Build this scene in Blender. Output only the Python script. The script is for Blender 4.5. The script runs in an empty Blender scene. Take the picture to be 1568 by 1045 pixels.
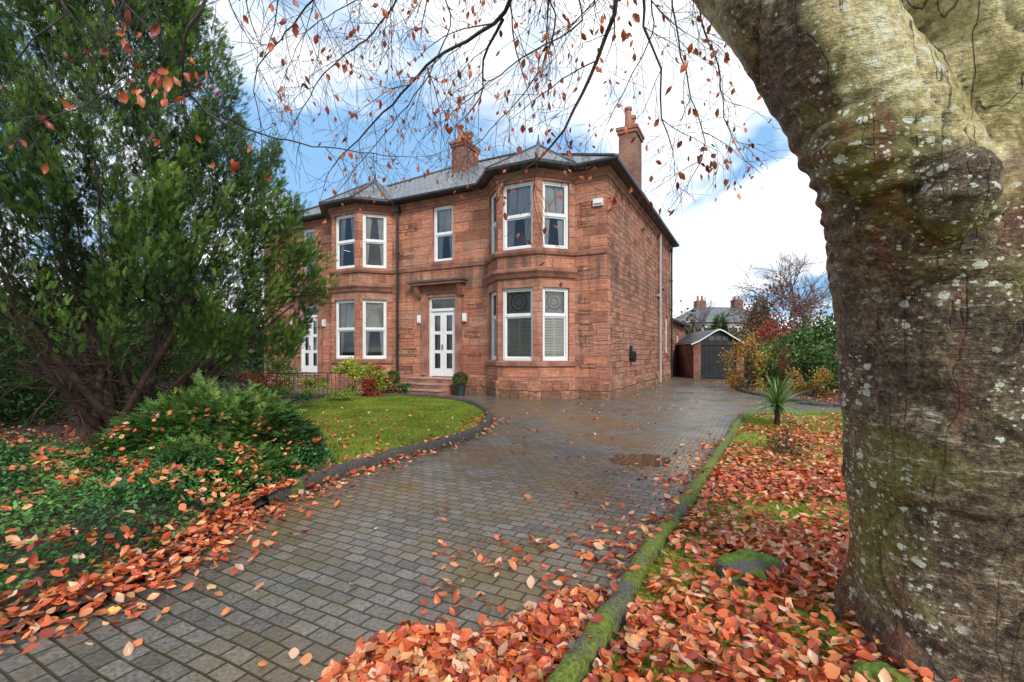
import bpy, math, random
import numpy as np
from mathutils import Vector, Matrix, noise
random.seed(7); rng=np.random.default_rng(7)
scene=bpy.context.scene
F=714.0; CH=1.5
def W(x,y,D): return Vector(((x-784)/F*D, D, CH+(538-y)/F*D))
# ---------------------------------------------------------------- materials
def newmat(name):
    m=bpy.data.materials.new(name); m.use_nodes=True
    nt=m.node_tree; return m,nt,nt.nodes['Principled BSDF']
def nd(nt,t,**kw):
    n=nt.nodes.new(t)
    for k,v in kw.items():
        if k in n.inputs.keys(): n.inputs[k].default_value=v
        else: setattr(n,k,v)
    return n
def c4(c): return (c[0],c[1],c[2],1)
def ramp(nt,fac,stops,interp='LINEAR'):
    r=nt.nodes.new('ShaderNodeValToRGB'); e=r.color_ramp.elements; r.color_ramp.interpolation=interp
    while len(e)<len(stops): e.new(0.5)
    for i,(p,c) in enumerate(stops): e[i].position=p; e[i].color=c4(c) if not isinstance(c,(int,float)) else (c,c,c,1)
    nt.links.new(fac,r.inputs[0]); return r.outputs[0]
def mix(nt,a,b,fac,mode='MIX'):
    n=nt.nodes.new('ShaderNodeMix'); n.data_type='RGBA'; n.blend_type=mode
    for s,v in ((0,fac),(6,a),(7,b)):
        if hasattr(v,'links'): nt.links.new(v,n.inputs[s])
        else: n.inputs[s].default_value=c4(v) if s else v
    return n.outputs[2]
def math_(nt,op,a,b=0.0):
    n=nt.nodes.new('ShaderNodeMath'); n.operation=op
    for s,v in ((0,a),(1,b)):
        if hasattr(v,'links'): nt.links.new(v,n.inputs[s])
        else: n.inputs[s].default_value=v
    return n.outputs[0]
def noi(nt,vec,scale,detail=4,rough=.55,dist=0,stretch=None):
    if stretch:
        mp=nt.nodes.new('ShaderNodeMapping'); mp.inputs['Scale'].default_value=stretch
        nt.links.new(vec,mp.inputs[0]); vec=mp.outputs[0]
    n=nd(nt,'ShaderNodeTexNoise',Scale=scale,Detail=min(detail,4),Roughness=rough,Distortion=dist)
    nt.links.new(vec,n.inputs['Vector']); return n.outputs['Fac']
def bump(nt,h,bs,strength=.5,dist=.02,prev=None):
    b=nt.nodes.new('ShaderNodeBump'); b.inputs['Strength'].default_value=strength; b.inputs['Distance'].default_value=dist
    nt.links.new(h,b.inputs['Height'])
    if prev is not None: nt.links.new(prev,b.inputs['Normal'])
    nt.links.new(b.outputs[0],bs.inputs['Normal']); return b.outputs[0]
def simple(name,c1,c2,scale=4,rough=.7,bmp=.3,bd=.01,spec=.5,metal=0):
    m,nt,bs=newmat(name); tc=nt.nodes.new('ShaderNodeTexCoord').outputs['Object']
    f=noi(nt,tc,scale,5); nt.links.new(ramp(nt,f,[(.35,c1),(.65,c2)]),bs.inputs['Base Color'])
    bs.inputs['Roughness'].default_value=rough; bs.inputs['Metallic'].default_value=metal
    bs.inputs['Specular IOR Level'].default_value=spec
    if bmp: bump(nt,noi(nt,tc,scale*6,4),bs,bmp,bd)
    return m
def stone(name,bw,rh,c1,c2,mort,var,bd,distort,mf=.5,rowv=0):
    m,nt,bs=newmat(name); uv=nt.nodes.new('ShaderNodeTexCoord').outputs['UV']
    tc=nt.nodes.new('ShaderNodeTexCoord').outputs['Object']
    src=uv
    if distort:
        nn=nd(nt,'ShaderNodeTexNoise',Scale=1.7,Detail=3); nt.links.new(uv,nn.inputs['Vector'])
        vs=nt.nodes.new('ShaderNodeVectorMath'); vs.operation='SCALE'; vs.inputs['Scale'].default_value=distort
        nt.links.new(nn.outputs['Color'],vs.inputs[0])
        va=nt.nodes.new('ShaderNodeVectorMath'); va.operation='ADD'; nt.links.new(uv,va.inputs[0]); nt.links.new(vs.outputs[0],va.inputs[1]); src=va.outputs[0]
    b=nt.nodes.new('ShaderNodeTexBrick'); b.offset=.45; b.squash=.6; b.squash_frequency=3
    nt.links.new(src,b.inputs['Vector'])
    for k,v in {'Color1':c4((0,0,0)),'Color2':c4((1,1,1)),'Mortar':c4((.5,.5,.5)),'Scale':1,'Mortar Size':.011,'Mortar Smooth':.35,'Bias':0,'Brick Width':bw,'Row Height':rh}.items(): b.inputs[k].default_value=v
    base=ramp(nt,b.outputs['Color'],[(0,tuple(x*.85 for x in c1)),(.25,c2),(.5,tuple(x*1.15 for x in c2)),(.7,tuple(.6*x+.4*y for x,y in zip(c1,c2))),(.85,(c2[0]*.95,c2[1]*1.18,c2[2]*1.35)),(1,tuple(.5*x+.5*y for x,y in zip(c1,c2)))])
    big=noi(nt,tc,.9,5); fine=noi(nt,tc,9,6,.65)
    base=mix(nt,base,ramp(nt,fine,[(.3,(.55,.5,.47)),(.7,(1.28,1.25,1.22))]),var,'MULTIPLY')
    bandn=noi(nt,uv,2.0,4,.6,.2,(.7,9,1)); base=mix(nt,base,ramp(nt,bandn,[(.35,(.66,.6,.58)),(.6,(1.12,1.12,1.12))]),.85,'MULTIPLY')
    streak=noi(nt,tc,1.0,5,.6,0,(3.2,3.2,.35))
    base=mix(nt,base,(.12,.085,.068),ramp(nt,streak,[(.52,0),(.76,.65)]))
    base=mix(nt,base,(.56,.33,.22),ramp(nt,big,[(.48,0),(.76,.5)]))
    sep=nt.nodes.new('ShaderNodeSeparateXYZ'); nt.links.new(tc,sep.inputs[0])
    zb=math_(nt,'ABSOLUTE',math_(nt,'SUBTRACT',sep.outputs['Z'],4.15))
    soot=math_(nt,'MULTIPLY',ramp(nt,zb,[(.3,1),(.75,0)]),ramp(nt,streak,[(.40,0),(.58,.55)])); base=mix(nt,base,(.10,.072,.058),soot)
    low=math_(nt,'SUBTRACT',.75,math_(nt,'ADD',sep.outputs['Z'],math_(nt,'MULTIPLY',fine,.6)))
    base=mix(nt,base,(.12,.12,.07),ramp(nt,low,[(0,0),(.7,.7)]))
    base=mix(nt,base,mort,math_(nt,'MULTIPLY',b.outputs['Fac'],mf))
    nt.links.new(base,bs.inputs['Base Color']); bs.inputs['Roughness'].default_value=.85; bs.inputs['Specular IOR Level'].default_value=.25
    h=math_(nt,'ADD',math_(nt,'MULTIPLY',b.outputs['Fac'],-1.0),math_(nt,'MULTIPLY',math_(nt,'ADD',bandn,fine),math_(nt,'ADD',b.outputs['Color'],.2)))
    bump(nt,h,bs,.95,bd); return m
M={}
M['ashlar']=stone('red_sandstone_ashlar',1.25,.34,(.36,.145,.095),(.56,.24,.15),(.16,.085,.06),.6,.03,.012,.55)
M['rubble']=stone('red_sandstone_rubble',.55,.2,(.25,.105,.072),(.53,.245,.155),(.11,.06,.045),.9,.09,.09,.8)
M['trim']=simple('dressed_sandstone',(.22,.10,.075),(.43,.20,.135),2.5,.8,.4,.01,.3)
M['brick']=stone('chimney_brick',.24,.085,(.20,.08,.06),(.31,.135,.10),(.2,.15,.12),.5,.01,0,.7)
M['white']=simple('white_paint',(.78,.79,.78),(.86,.86,.84),3,.35,0)
M['shutter']=simple('cream_shutter',(.80,.76,.66),(.86,.82,.72),3,.5,0)
M['black']=simple('black_iron',(.012,.012,.014),(.03,.03,.03),5,.4,0)
M['pipe']=simple('grey_painted_pipe',(.42,.34,.31),(.5,.43,.4),5,.5,0)
M['pot']=simple('terracotta',(.36,.13,.07),(.48,.2,.11),5,.8,.2)
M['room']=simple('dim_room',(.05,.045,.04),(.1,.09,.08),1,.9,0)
M['net']=simple('net_curtain',(.6,.61,.6),(.8,.8,.78),1.5,.9,0)
M['curtain']=simple('curtain',(.6,.58,.52),(.75,.72,.66),2,.9,0)
M['stain']=simple('stained_glass',(.03,.10,.06),(.35,.08,.05),12,.3,0)
M['step']=simple('step_stone',(.38,.23,.18),(.52,.36,.29),4,.5,.3)
M['lead']=simple('lead_flashing',(.07,.065,.06),(.12,.11,.1),3,.6,0)
m,nt,bs=newmat('slate'); uv=nt.nodes.new('ShaderNodeTexCoord').outputs['UV']
b=nt.nodes.new('ShaderNodeTexBrick'); nt.links.new(uv,b.inputs[0])
for k,v in {'Color1':c4((.12,.125,.13)),'Color2':c4((.25,.255,.26)),'Mortar':c4((.04,.04,.04)),'Scale':1,'Mortar Size':.014,'Brick Width':.28,'Row Height':.2}.items(): b.inputs[k].default_value=v
f=noi(nt,uv,1.2,5); nt.links.new(mix(nt,b.outputs['Color'],(.18,.185,.13),ramp(nt,f,[(.5,0),(.8,.6)])),bs.inputs['Base Color'])
bs.inputs['Roughness'].default_value=.45; bump(nt,math_(nt,'MULTIPLY',b.outputs['Fac'],-1),bs,.8,.03); M['slate']=m
m,nt,bs=newmat('window_glass'); nt.nodes.remove(bs); out=nt.nodes['Material Output']
g=nd(nt,'ShaderNodeBsdfGlossy',Roughness=.02); t=nt.nodes.new('ShaderNodeBsdfTransparent'); t.inputs[0].default_value=(.94,.95,.95,1)
fr=nd(nt,'ShaderNodeFresnel',IOR=1.8); mx=nt.nodes.new('ShaderNodeMixShader')
nt.links.new(fr.outputs[0],mx.inputs[0]); nt.links.new(t.outputs[0],mx.inputs[1]); nt.links.new(g.outputs[0],mx.inputs[2]); nt.links.new(mx.outputs[0],out.inputs[0]); M['glass']=m
# ---------------------------------------------------------------- mesh builder
class MB:
    def __init__(s): s.v=[];s.f=[];s.m=[];s.uv=[];s.mats=[]
    def mi(s,k):
        if k not in s.mats: s.mats.append(k)
        return s.mats.index(k)
    def face(s,pts,mat,uvs=None):
        i=len(s.v); s.v+= [tuple(p) for p in pts]; s.f.append(tuple(range(i,i+len(pts)))); s.m.append(s.mi(mat))
        s.uv+= list(uvs) if uvs else [(0,0)]*len(pts)
    def box8(s,P,mat):
        for q in ((0,3,2,1),(4,5,6,7),(0,1,5,4),(1,2,6,5),(2,3,7,6),(3,0,4,7)):
            pts=[Vector(P[i]) for i in q]
            a=(pts[1]-pts[0]).length; bb=(pts[2]-pts[1]).length; z=pts[0].z; x0=pts[0].x+pts[0].y
            s.face(pts,mat,[(x0,z),(x0+a,z),(x0+a,z+bb),(x0,z+bb)])
    def box(s,x0,x1,y0,y1,z0,z1,mat):
        s.box8([(x0,y0,z0),(x1,y0,z0),(x1,y1,z0),(x0,y1,z0),(x0,y0,z1),(x1,y0,z1),(x1,y1,z1),(x0,y1,z1)],mat)
    def fbox(s,fr,u0,u1,d0,d1,z0,z1,mat):
        P=[fr(u0,d0,z0),fr(u1,d0,z0),fr(u1,d1,z0),fr(u0,d1,z0),fr(u0,d0,z1),fr(u1,d0,z1),fr(u1,d1,z1),fr(u0,d1,z1)]
        s.box8(P,mat)
    def cyl(s,c,r0,r1,z0,z1,mat,n=12):
        a=[(math.cos(2*math.pi*i/n),math.sin(2*math.pi*i/n)) for i in range(n)]
        for i in range(n):
            p,q=a[i],a[(i+1)%n]
            s.face([(c[0]+p[0]*r0,c[1]+p[1]*r0,z0),(c[0]+q[0]*r0,c[1]+q[1]*r0,z0),(c[0]+q[0]*r1,c[1]+q[1]*r1,z1),(c[0]+p[0]*r1,c[1]+p[1]*r1,z1)],mat)
        s.face([(c[0]+p[0]*r1,c[1]+p[1]*r1,z1) for p in a],mat)
    def sweep(s,path,prof,mat,close=False):
        o=[offs(path,p[0]) for p in prof]; n=len(prof)
        for i in range(len(path)-1):
            for j in range(n):
                k=(j+1)%n
                A=(*o[j][i],prof[j][1]);B=(*o[j][i+1],prof[j][1]);C=(*o[k][i+1],prof[k][1]);D=(*o[k][i],prof[k][1])
                L=math.dist(path[i],path[i+1])
                s.face([A,B,C,D],mat,[(0,0),(L,0),(L,.3),(0,.3)])
        for i in (0,len(path)-1): s.face([(*o[j][i],prof[j][1]) for j in range(n)],mat)
    def obj(s,name,parent=None,smooth=False):
        me=bpy.data.meshes.new(name); me.from_pydata(s.v,[],s.f)
        for k in s.mats: me.materials.append(M[k])
        me.polygons.foreach_set('material_index',s.m)
        l=me.uv_layers.new(name='UVMap'); l.data.foreach_set('uv',np.array(s.uv,dtype=np.float32).ravel())
        if smooth: me.polygons.foreach_set('use_smooth',[True]*len(me.polygons))
        ob=bpy.data.objects.new(name,me); scene.collection.objects.link(ob)
        if parent: ob.parent=parent
        return ob
def offs(path,d):
    r=[]
    for i,p in enumerate(path):
        ns=[]
        if i>0: a,b=path[i-1],p; L=math.dist(a,b); ns.append(((b[1]-a[1])/L,-(b[0]-a[0])/L))
        if i<len(path)-1: a,b=p,path[i+1]; L=math.dist(a,b); ns.append(((b[1]-a[1])/L,-(b[0]-a[0])/L))
        if len(ns)==1: n=ns[0]; k=1
        else:
            n=(ns[0][0]+ns[1][0],ns[0][1]+ns[1][1]); L=math.hypot(*n); n=(n[0]/L,n[1]/L); k=1/max(.4,n[0]*ns[0][0]+n[1]*ns[0][1])
        r.append((p[0]+n[0]*d*k,p[1]+n[1]*d*k))
    return r
def frame(A,B):
    L=math.dist(A,B); dx,dy=(B[0]-A[0])/L,(B[1]-A[1])/L
    return (lambda u,d,z:(A[0]+dx*u-dy*d,A[1]+dy*u+dx*d,z)),L
def empty(name,loc=(0,0,0),rz=0):
    e=bpy.data.objects.new(name,None); e.location=loc; e.rotation_euler=(0,0,rz); scene.collection.objects.link(e); return e
# ---------------------------------------------------------------- house
house=empty('sandstone_house',(2.92,14.3,0),-math.atan2(.458,.889))
wl=MB(); wd=MB(); gl=MB(); tr=MB()
RV=.2
def wall(A,B,z0,z1,ops,mat):
    fr,L=frame(A,B); us=sorted({0,L,*[o[0] for o in ops],*[o[1] for o in ops]}); zs=sorted({z0,z1,*[o[2] for o in ops],*[o[3] for o in ops]})
    uo=A[0]*1.0+A[1]*1.3
    for i in range(len(us)-1):
        for j in range(len(zs)-1):
            uc=(us[i]+us[i+1])/2; zc=(zs[j]+zs[j+1])/2
            if any(o[0]<uc<o[1] and o[2]<zc<o[3] for o in ops): continue
            a,b2,c,d=us[i],us[i+1],zs[j],zs[j+1]
            wl.face([fr(a,0,c),fr(b2,0,c),fr(b2,0,d),fr(a,0,d)],mat,[(a+uo,c),(b2+uo,c),(b2+uo,d),(a+uo,d)])
    for a,b2,c,d in [o[:4] for o in ops]:
        for P in ([(a,c),(b2,c)],[(b2,c),(b2,d)],[(b2,d),(a,d)],[(a,d),(a,c)]):
            (p,q),(r,s_)=P
            wl.face([fr(p,0,q),fr(r,0,s_),fr(r,RV+.1,s_),fr(p,RV+.1,q)],'trim')
    for o in ops:
        if len(o)>4 and o[4]: window(fr,*o)
def window(fr,u0,u1,z0,z1,kind):
    d0,d1=.09,.2; fw=.07
    wd.fbox(fr,u0,u0+fw,d0,d1,z0,z1,'white'); wd.fbox(fr,u1-fw,u1,d0,d1,z0,z1,'white')
    wd.fbox(fr,u0+fw,u1-fw,d0,d1,z1-fw,z1,'white'); wd.fbox(fr,u0+fw,u1-fw,d0-.02,d1,z0,z0+.08,'white')
    h=z1-z0; zm=z0+h*(.62 if 'shut' in kind else .5)
    wd.fbox(fr,u0+fw,u1-fw,d0+.015,d1-.02,zm-.03,zm+.03,'white')
    for (a,b,dd) in ((zm+.03,z1-fw,d0+.03),(z0+.08,zm-.03,d0+.06)):
        wd.fbox(fr,u0+fw,u0+fw+.045,dd-.01,dd+.03,a,b,'white'); wd.fbox(fr,u1-fw-.045,u1-fw,dd-.01,dd+.03,a,b,'white')
        wd.fbox(fr,u0+fw+.045,u1-fw-.045,dd-.009,dd+.029,a,a+.045,'white'); wd.fbox(fr,u0+fw+.045,u1-fw-.045,dd-.009,dd+.029,b-.045,b,'white')
        gl.face([fr(u0+fw,dd+.01,a),fr(u1-fw,dd+.01,a),fr(u1-fw,dd+.01,b),fr(u0+fw,dd+.01,b)],'glass')
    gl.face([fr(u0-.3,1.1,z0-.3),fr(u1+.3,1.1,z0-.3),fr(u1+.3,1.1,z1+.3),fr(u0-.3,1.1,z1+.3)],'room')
    if 'sill' in kind:
        tr.fbox(fr,u0-.08,u1+.08,-.07,.09,z0-.13,z0-.004,'trim')
    def folds(ua,ub,mat,za,zb,dep=.21,ta=0):
        n=max(3,int(abs(ub-ua)/.05))
        for i in range(n):
            a=ua+(ub-ua)*i/n; b=ua+(ub-ua)*(i+1)/n; q=dep+(.03 if i%2 else 0); r=dep+(0 if i%2 else .03)
            a2=a+ta*(a-ua); b2=b+ta*(b-ua)
            gl.face([fr(a,q,za),fr(b,r,za),fr(b2,r,zb),fr(a2,q,zb)],mat)
    w=u1-u0
    if 'net' in kind: folds(u0,u0+w*.28,'net',z0,z1,ta=.6); folds(u1,u1-w*.28,'net',z0,z1,ta=.6); gl.face([fr(u0,.26,z1-h*.45),fr(u1,.26,z1-h*.45),fr(u1,.26,z1),fr(u0,.26,z1)],'net')
    if 'curt' in kind: folds(u0,u0+w*.2,'curtain',z0,z1,ta=1.0); folds(u1,u1-w*.2,'curtain',z0,z1,ta=1.0)
    if 'blind' in kind: gl.face([fr(u0,.25,z0+h*.5),fr(u1,.25,z0+h*.5),fr(u1,.25,z1),fr(u0,.25,z1)],'net')
    if 'shut' in kind:
        zt=zm
        for a,b in ((u0+fw,u0+w/2),(u0+w/2,u1-fw)):
            wd.fbox(fr,a,a+.05,.18,.22,z0,zt,'shutter'); wd.fbox(fr,b-.05,b,.18,.22,z0,zt,'shutter')
            wd.fbox(fr,a+.05,b-.05,.181,.219,zt-.06,zt,'shutter')
            k=int((zt-z0)/.085)
            for i in range(k):
                z=z0+.03+i*.085
                wd.box8([fr(a+.05,.18,z),fr(b-.05,.18,z),fr(b-.05,.205,z+.066),fr(a+.05,.205,z+.066),fr(a+.05,.18,z+.01),fr(b-.05,.18,z+.01),fr(b-.05,.205,z+.076),fr(a+.05,.205,z+.076)],'shutter')
        uc=(u0+u1)/2; zc=zm+(z1-zm)*.5; R=min(w*.26,.26)
        for i in range(18):
            a0,a1=2*math.pi*i/18,2*math.pi*(i+1)/18
            for R0,R1,mt in ((R,R+.035,'stain'),(R*.5,R*.5+.03,'stain')):
                gl.face([fr(uc+R0*math.cos(a0),.14,zc+R0*math.sin(a0)),fr(uc+R1*math.cos(a0),.14,zc+R1*math.sin(a0)),fr(uc+R1*math.cos(a1),.14,zc+R1*math.sin(a1)),fr(uc+R0*math.cos(a1),.14,zc+R0*math.sin(a1))],mt)
        for k in range(4):
            a=math.pi/4+k*math.pi/2
            wd.box8([fr(uc+math.cos(a)*r+s_*math.sin(a)*.008,dq,zc+math.sin(a)*r-s_*math.cos(a)*.008) for dq in (.138,.148) for r,s_ in ((R+.03,-1),(R+.18,-1),(R+.18,1),(R+.03,1))],'black')
        gl.face([fr(u0,.3,zm),fr(u1,.3,zm),fr(u1,.3,z1),fr(u0,.3,z1)],'net')
bays=[(-4.24,-3.34,-1.95,-1.05),(-11.76,-10.86,-9.47,-8.57)]
G0,G1,U0,U1=1.2,3.5,4.72,6.82; EZ=7.12
for bi,(a,b,c,d) in enumerate(bays):
    pts=[(a,0),(b,-.9),(c,-.9),(d,0)]
    for k in range(3):
        L=math.dist(pts[k],pts[k+1]); m0=.15 if k==1 else .19
        wall(pts[k],pts[k+1],0,EZ,[(m0,L-m0,G0,G1,'shut' if bi==0 else 'curt blind'),(m0,L-m0,U0,U1,'net' if bi==0 else 'curt')],'ashlar')
    ext=[(a-.02,0)]+pts[1:3]+[(d+.02,0)]
    tr.sweep(ext,[(-.03,3.78),(.05,3.80),(.10,3.9),(.17,3.98),(.17,4.05),(-.03,4.14)],'trim')
    tr.sweep(ext,[(-.03,4.48),(.07,4.52),(.11,4.6),(.11,4.68),(-.03,4.72)],'trim')
    tr.sweep(ext,[(-.03,1.0),(.07,1.03),(.07,1.15),(-.03,1.195)],'trim')
wall((-8.57,0),(-4.24,0),0,EZ,[(8.57-6.83,8.57-5.59,.55,3.5,None),(8.57-6.6,8.57-5.7,4.8,6.85,'net sill')],'ashlar')
wall((-16.3,0),(-11.76,0),0,EZ,[(16.3-13.9,16.3-12.7,.55,3.5,None),(16.3-13.7,16.3-12.9,4.8,6.85,'net sill')],'ashlar')
wall((-1.05,0),(0,0),0,EZ,[],'ashlar')
wall((0,0),(0,12.5),0,EZ,[(9.4,10.2,4.7,6.6,'net sill'),(10.9,11.7,1.4,3.3,'net sill')],'rubble')
wall((0,12.5),(-16.3,12.5),0,EZ,[],'rubble'); wall((-16.3,12.5),(-16.3,0),0,EZ,[],'rubble')
front=[(-16.3,0),(-11.76,0),(-10.86,-.9),(-9.47,-.9),(-8.57,0),(-4.24,0),(-3.34,-.9),(-1.95,-.9),(-1.05,0),(0,0)]
full=front+[(0,12.5)]
pl=[(-.03,0),(.07,0),(.07,.5),(-.03,.6)]
tr.sweep([(-12.55,0)]+front[1:5]+[(-7.0,0)],pl,'ashlar'); tr.sweep([(-5.45,0)]+front[5:]+[(0,12.5)],pl,'rubble')
for seg in ([(-8.5,0),(-4.3,0)],[(-1.0,0),(0.0,0)]): tr.sweep(seg,[(-.03,4.5),(.05,4.52),(.07,4.66),(-.03,4.7)],'trim')
tr.sweep(full,[(-.03,6.9),(.03,6.9),(.06,7.0),(.13,7.05),(.13,7.13),(-.03,7.13)],'trim')
random.seed(3)
for (xa,xb) in ((-8.45,-7.3),(-5.2,-4.35),(-.98,-.35)):
    for i in range(17):
        z=.62+i*.34*1.0
        if z+.34>6.85 or 4.3<z+.17<4.8 or (xa<-4 and z>3.5 and z<4.3): continue
        if random.random()<.5:
            a=random.uniform(xa,xa+.2*(xb-xa)); b2=random.uniform(xa+.7*(xb-xa),xb); tr.box(a,b2,-.022,.01,z+.01,z+random.choice([.15,.32]),'rubble')
for i in range(16):
    z=.62+i*.4
    if z+.38>6.88 or (4.1<z<4.72): continue
    tr.box(-(.34 if i%2 else .26),.014,-.014,(.3 if i%2 else .52),z,z+.388,'ashlar')
gut=[(-.02,7.135),(.34,7.135),(.37,7.15),(.44,7.15),(.46,7.19),(.46,7.25),(.36,7.25),(.36,7.22),(-.02,7.22)]
tr.sweep(full,gut,'black')
rf=MB()
def slope(pts,e0,e1):
    e=(Vector(e1)-Vector(e0)).normalized(); nrm=(Vector(pts[1])-Vector(pts[0])).cross(Vector(pts[-1])-Vector(pts[0])).normalized(); s=nrm.cross(e)
    rf.face(pts,'slate',[(Vector(p).dot(e),Vector(p).dot(s)) for p in pts])
O=.42; x0,x1,y0,y1=-16.3-O,O,-O,12.5+O; zr=7.26; R_=(y1-y0)/2; ym=(y0+y1)/2; zt=zr+R_*.576
A,B,C,D=(x0,y0,zr),(x1,y0,zr),(x1,y1,zr),(x0,y1,zr); P,Q=(x0+R_,ym,zt),(x1-R_,ym,zt)
slope([A,B,Q,P],A,B); slope([B,C,Q],B,C); slope([C,D,P,Q],C,D); slope([D,A,P],D,A)
for bi,(a,b,c,d) in enumerate(bays):
    e=offs([(a-.4,0),(a,0),(b,-.9),(c,-.9),(d,0),(d+.4,0)],.46); e=[(*q,7.265) for q in e]
    xc=(a+d)/2; ap=(xc,.75,8.66); ap2=(xc,2.4,8.66)
    for i in range(1,4): slope([e[i],e[i+1],ap],e[i],e[i+1])
    slope([e[1],ap,ap2],ap,ap2); slope([ap,e[4],ap2],ap,ap2)
    for i in range(1,5):
        pa,pb=Vector(e[i]),Vector(ap); dv=(pb-pa).normalized(); sd=dv.cross(Vector((0,0,1))).normalized()*.06; up=Vector((0,0,.035))
        rf.box8([pa-sd,pa+sd,pb+sd,pb-sd,pa-sd+up,pa+sd+up,pb+sd+up,pb-sd+up],'lead')
    rf.cyl((xc,.75),.05,.015,8.66,9.02,'lead',8); rf.cyl((xc,.75),.09,.05,8.64,8.78,'lead',8)
for pa,pb in ((B,Q),(A,P),(P,Q)):
    pa,pb=Vector(pa),Vector(pb); dv=(pb-pa).normalized(); sd=dv.cross(Vector((0,0,1))).normalized()*.09; up=Vector((0,0,.06))
    rf.box8([pa-sd,pa+sd,pb+sd,pb-sd,pa-sd+up,pa+sd+up,pb+sd+up,pb-sd+up],'lead')
rf.obj('roof',house)
def chimney(cx,cy,wx,wy,z0,z1,pots):
    ch=MB(); ch.box(cx-wx/2,cx+wx/2,cy-wy/2,cy+wy/2,z0,z1-.3,'brick')
    ch.box(cx-wx/2-.06,cx+wx/2+.06,cy-wy/2-.06,cy+wy/2+.06,z1-.3,z1-.18,'trim'); ch.box(cx-wx/2-.1,cx+wx/2+.1,cy-wy/2-.1,cy+wy/2+.1,z1-.18,z1-.06,'trim')
    ch.box(cx-wx/2+.04,cx+wx/2-.04,cy-wy/2+.04,cy+wy/2-.04,z1-.06,z1,'lead')
    for i in range(pots):
        y=cy-wy/2+wy*(i+.5)/pots; hh=.75 if i%2==0 else .55
        ch.cyl((cx,y),.14,.11,z1,z1+hh,'pot'); ch.cyl((cx,y),.15,.15,z1+hh-.1,z1+hh,'pot')
    ch.obj('chimney',house)
chimney(-.38,4.7,.66,1.1,7,10.3,3); chimney(-8.15,4.6,.72,1.2,8.8,11.3,3)
def door(xa,xb):
    fr,_=frame((xa,0),(xb,0)); w=xb-xa
    wd.fbox(fr,0,.09,.1,.22,.55,3.5,'white'); wd.fbox(fr,w-.09,w,.1,.22,.55,3.5,'white'); wd.fbox(fr,.09,w-.09,.1,.22,3.42,3.5,'white'); wd.fbox(fr,.09,w-.09,.08,.22,2.98,3.08,'white')
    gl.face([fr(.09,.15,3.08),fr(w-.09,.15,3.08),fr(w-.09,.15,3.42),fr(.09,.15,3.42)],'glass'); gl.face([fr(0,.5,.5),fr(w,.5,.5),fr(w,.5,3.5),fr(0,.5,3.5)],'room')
    wd.fbox(fr,w/2-.06,w/2+.06,.16,.17,3.16,3.34,'stain')
    for a,b in ((.09,w/2-.004),(w/2+.004,w-.09)):
        s=.13
        wd.fbox(fr,a,a+s,.13,.18,.57,2.98,'white'); wd.fbox(fr,b-s,b,.13,.18,.57,2.98,'white')
        for z0,z1 in ((.57,.86),(1.42,1.54),(2.12,2.24),(2.82,2.98)): wd.fbox(fr,a+s,b-s,.131,.179,z0,z1,'white')
        gl.face([fr(a+s,.155,.86),fr(b-s,.155,.86),fr(b-s,.155,2.82),fr(a+s,.155,2.82)],'glass'); gl.face([fr(a+s,.24,.8),fr(b-s,.24,.8),fr(b-s,.24,2.86),fr(a+s,.24,2.86)],'net')
    wd.fbox(fr,w/2-.05,w/2-.03,.09,.13,1.55,1.75,'black')
    for s0,s1 in ((-.3,-.02),(w+.02,w+.3)): tr.fbox(fr,s0,s1,-.05,.1,.6,3.62,'trim')
    tr.fbox(fr,-.3,w+.3,-.052,.1,3.62,3.92,'trim')
    for s0 in (-.46,w+.2):
        tr.box8([fr(s0,-.12,3.5),fr(s0+.2,-.12,3.5),fr(s0+.2,.05,3.5),fr(s0,.05,3.5),fr(s0,-.3,3.93),fr(s0+.2,-.3,3.93),fr(s0+.2,.05,3.93),fr(s0,.05,3.93)],'trim')
    tr.fbox(fr,-.6,w+.5,-.36,.05,3.93,4.02,'trim'); tr.fbox(fr,-.66,w+.56,-.42,.05,4.02,4.09,'lead')
    for k,(y,z) in enumerate(((-1.3,.18),(-.9,.36),(-.5,.54))):
        tr.fbox(fr,-.55,w+.3,y,(.1 if k==2 else y+.402),.0,z-.045,'trim'); tr.fbox(fr,-.58,w+.33,y-.03,(.1 if k==2 else y+.368),z-.044,z,'step')
    for s0 in (-.42,w+.36):
        wd.fbox(fr,s0,s0+.14,-.1,.0,2.55,2.85,'white'); wd.fbox(fr,s0+.02,s0+.12,-.13,-.1,2.58,2.78,'white')
door(-6.83,-5.59); door(-13.9,-12.7)
def pipe(x,y,z0,z1,mat,r=.05):
    tr.cyl((x,y),r,r,z0,z1,mat,10)
    for z in np.arange(z0+.4,z1,1.6): tr.cyl((x,y),r+.018,r+.018,z,z+.07,mat,10)
pipe(-8.2,-.1,.05,7.0,'black'); tr.box(-8.32,-8.08,-.2,-.02,6.85,7.12,'black')
pipe(.12,8.6,.05,7.0,'pipe',.06); pipe(.1,12.2,.05,7.0,'black'); pipe(.1,9.0,4.2,7.0,'black',.035)
tr.box(.0,.12,8.3,8.9,4.05,4.15,'pipe')
wd.box(-.42,-.12,-.1,-.015,5.98,6.2,'white'); wd.box(-.4,-.14,-.106,-.1,6.0,6.06,'glass')
tr.box(.03,.08,2.9,3.1,1.15,1.7,'black')
for i in range(14):
    a0=2*math.pi*i/14;a1=2*math.pi*(i+1)/14
    tr.box8([(xx,3.0+math.cos(a)*r,1.3+math.sin(a)*r) for xx in (.08,.2) for a,r in ((a0,.11),(a1,.11),(a1,.2),(a0,.2))],'black')
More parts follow.
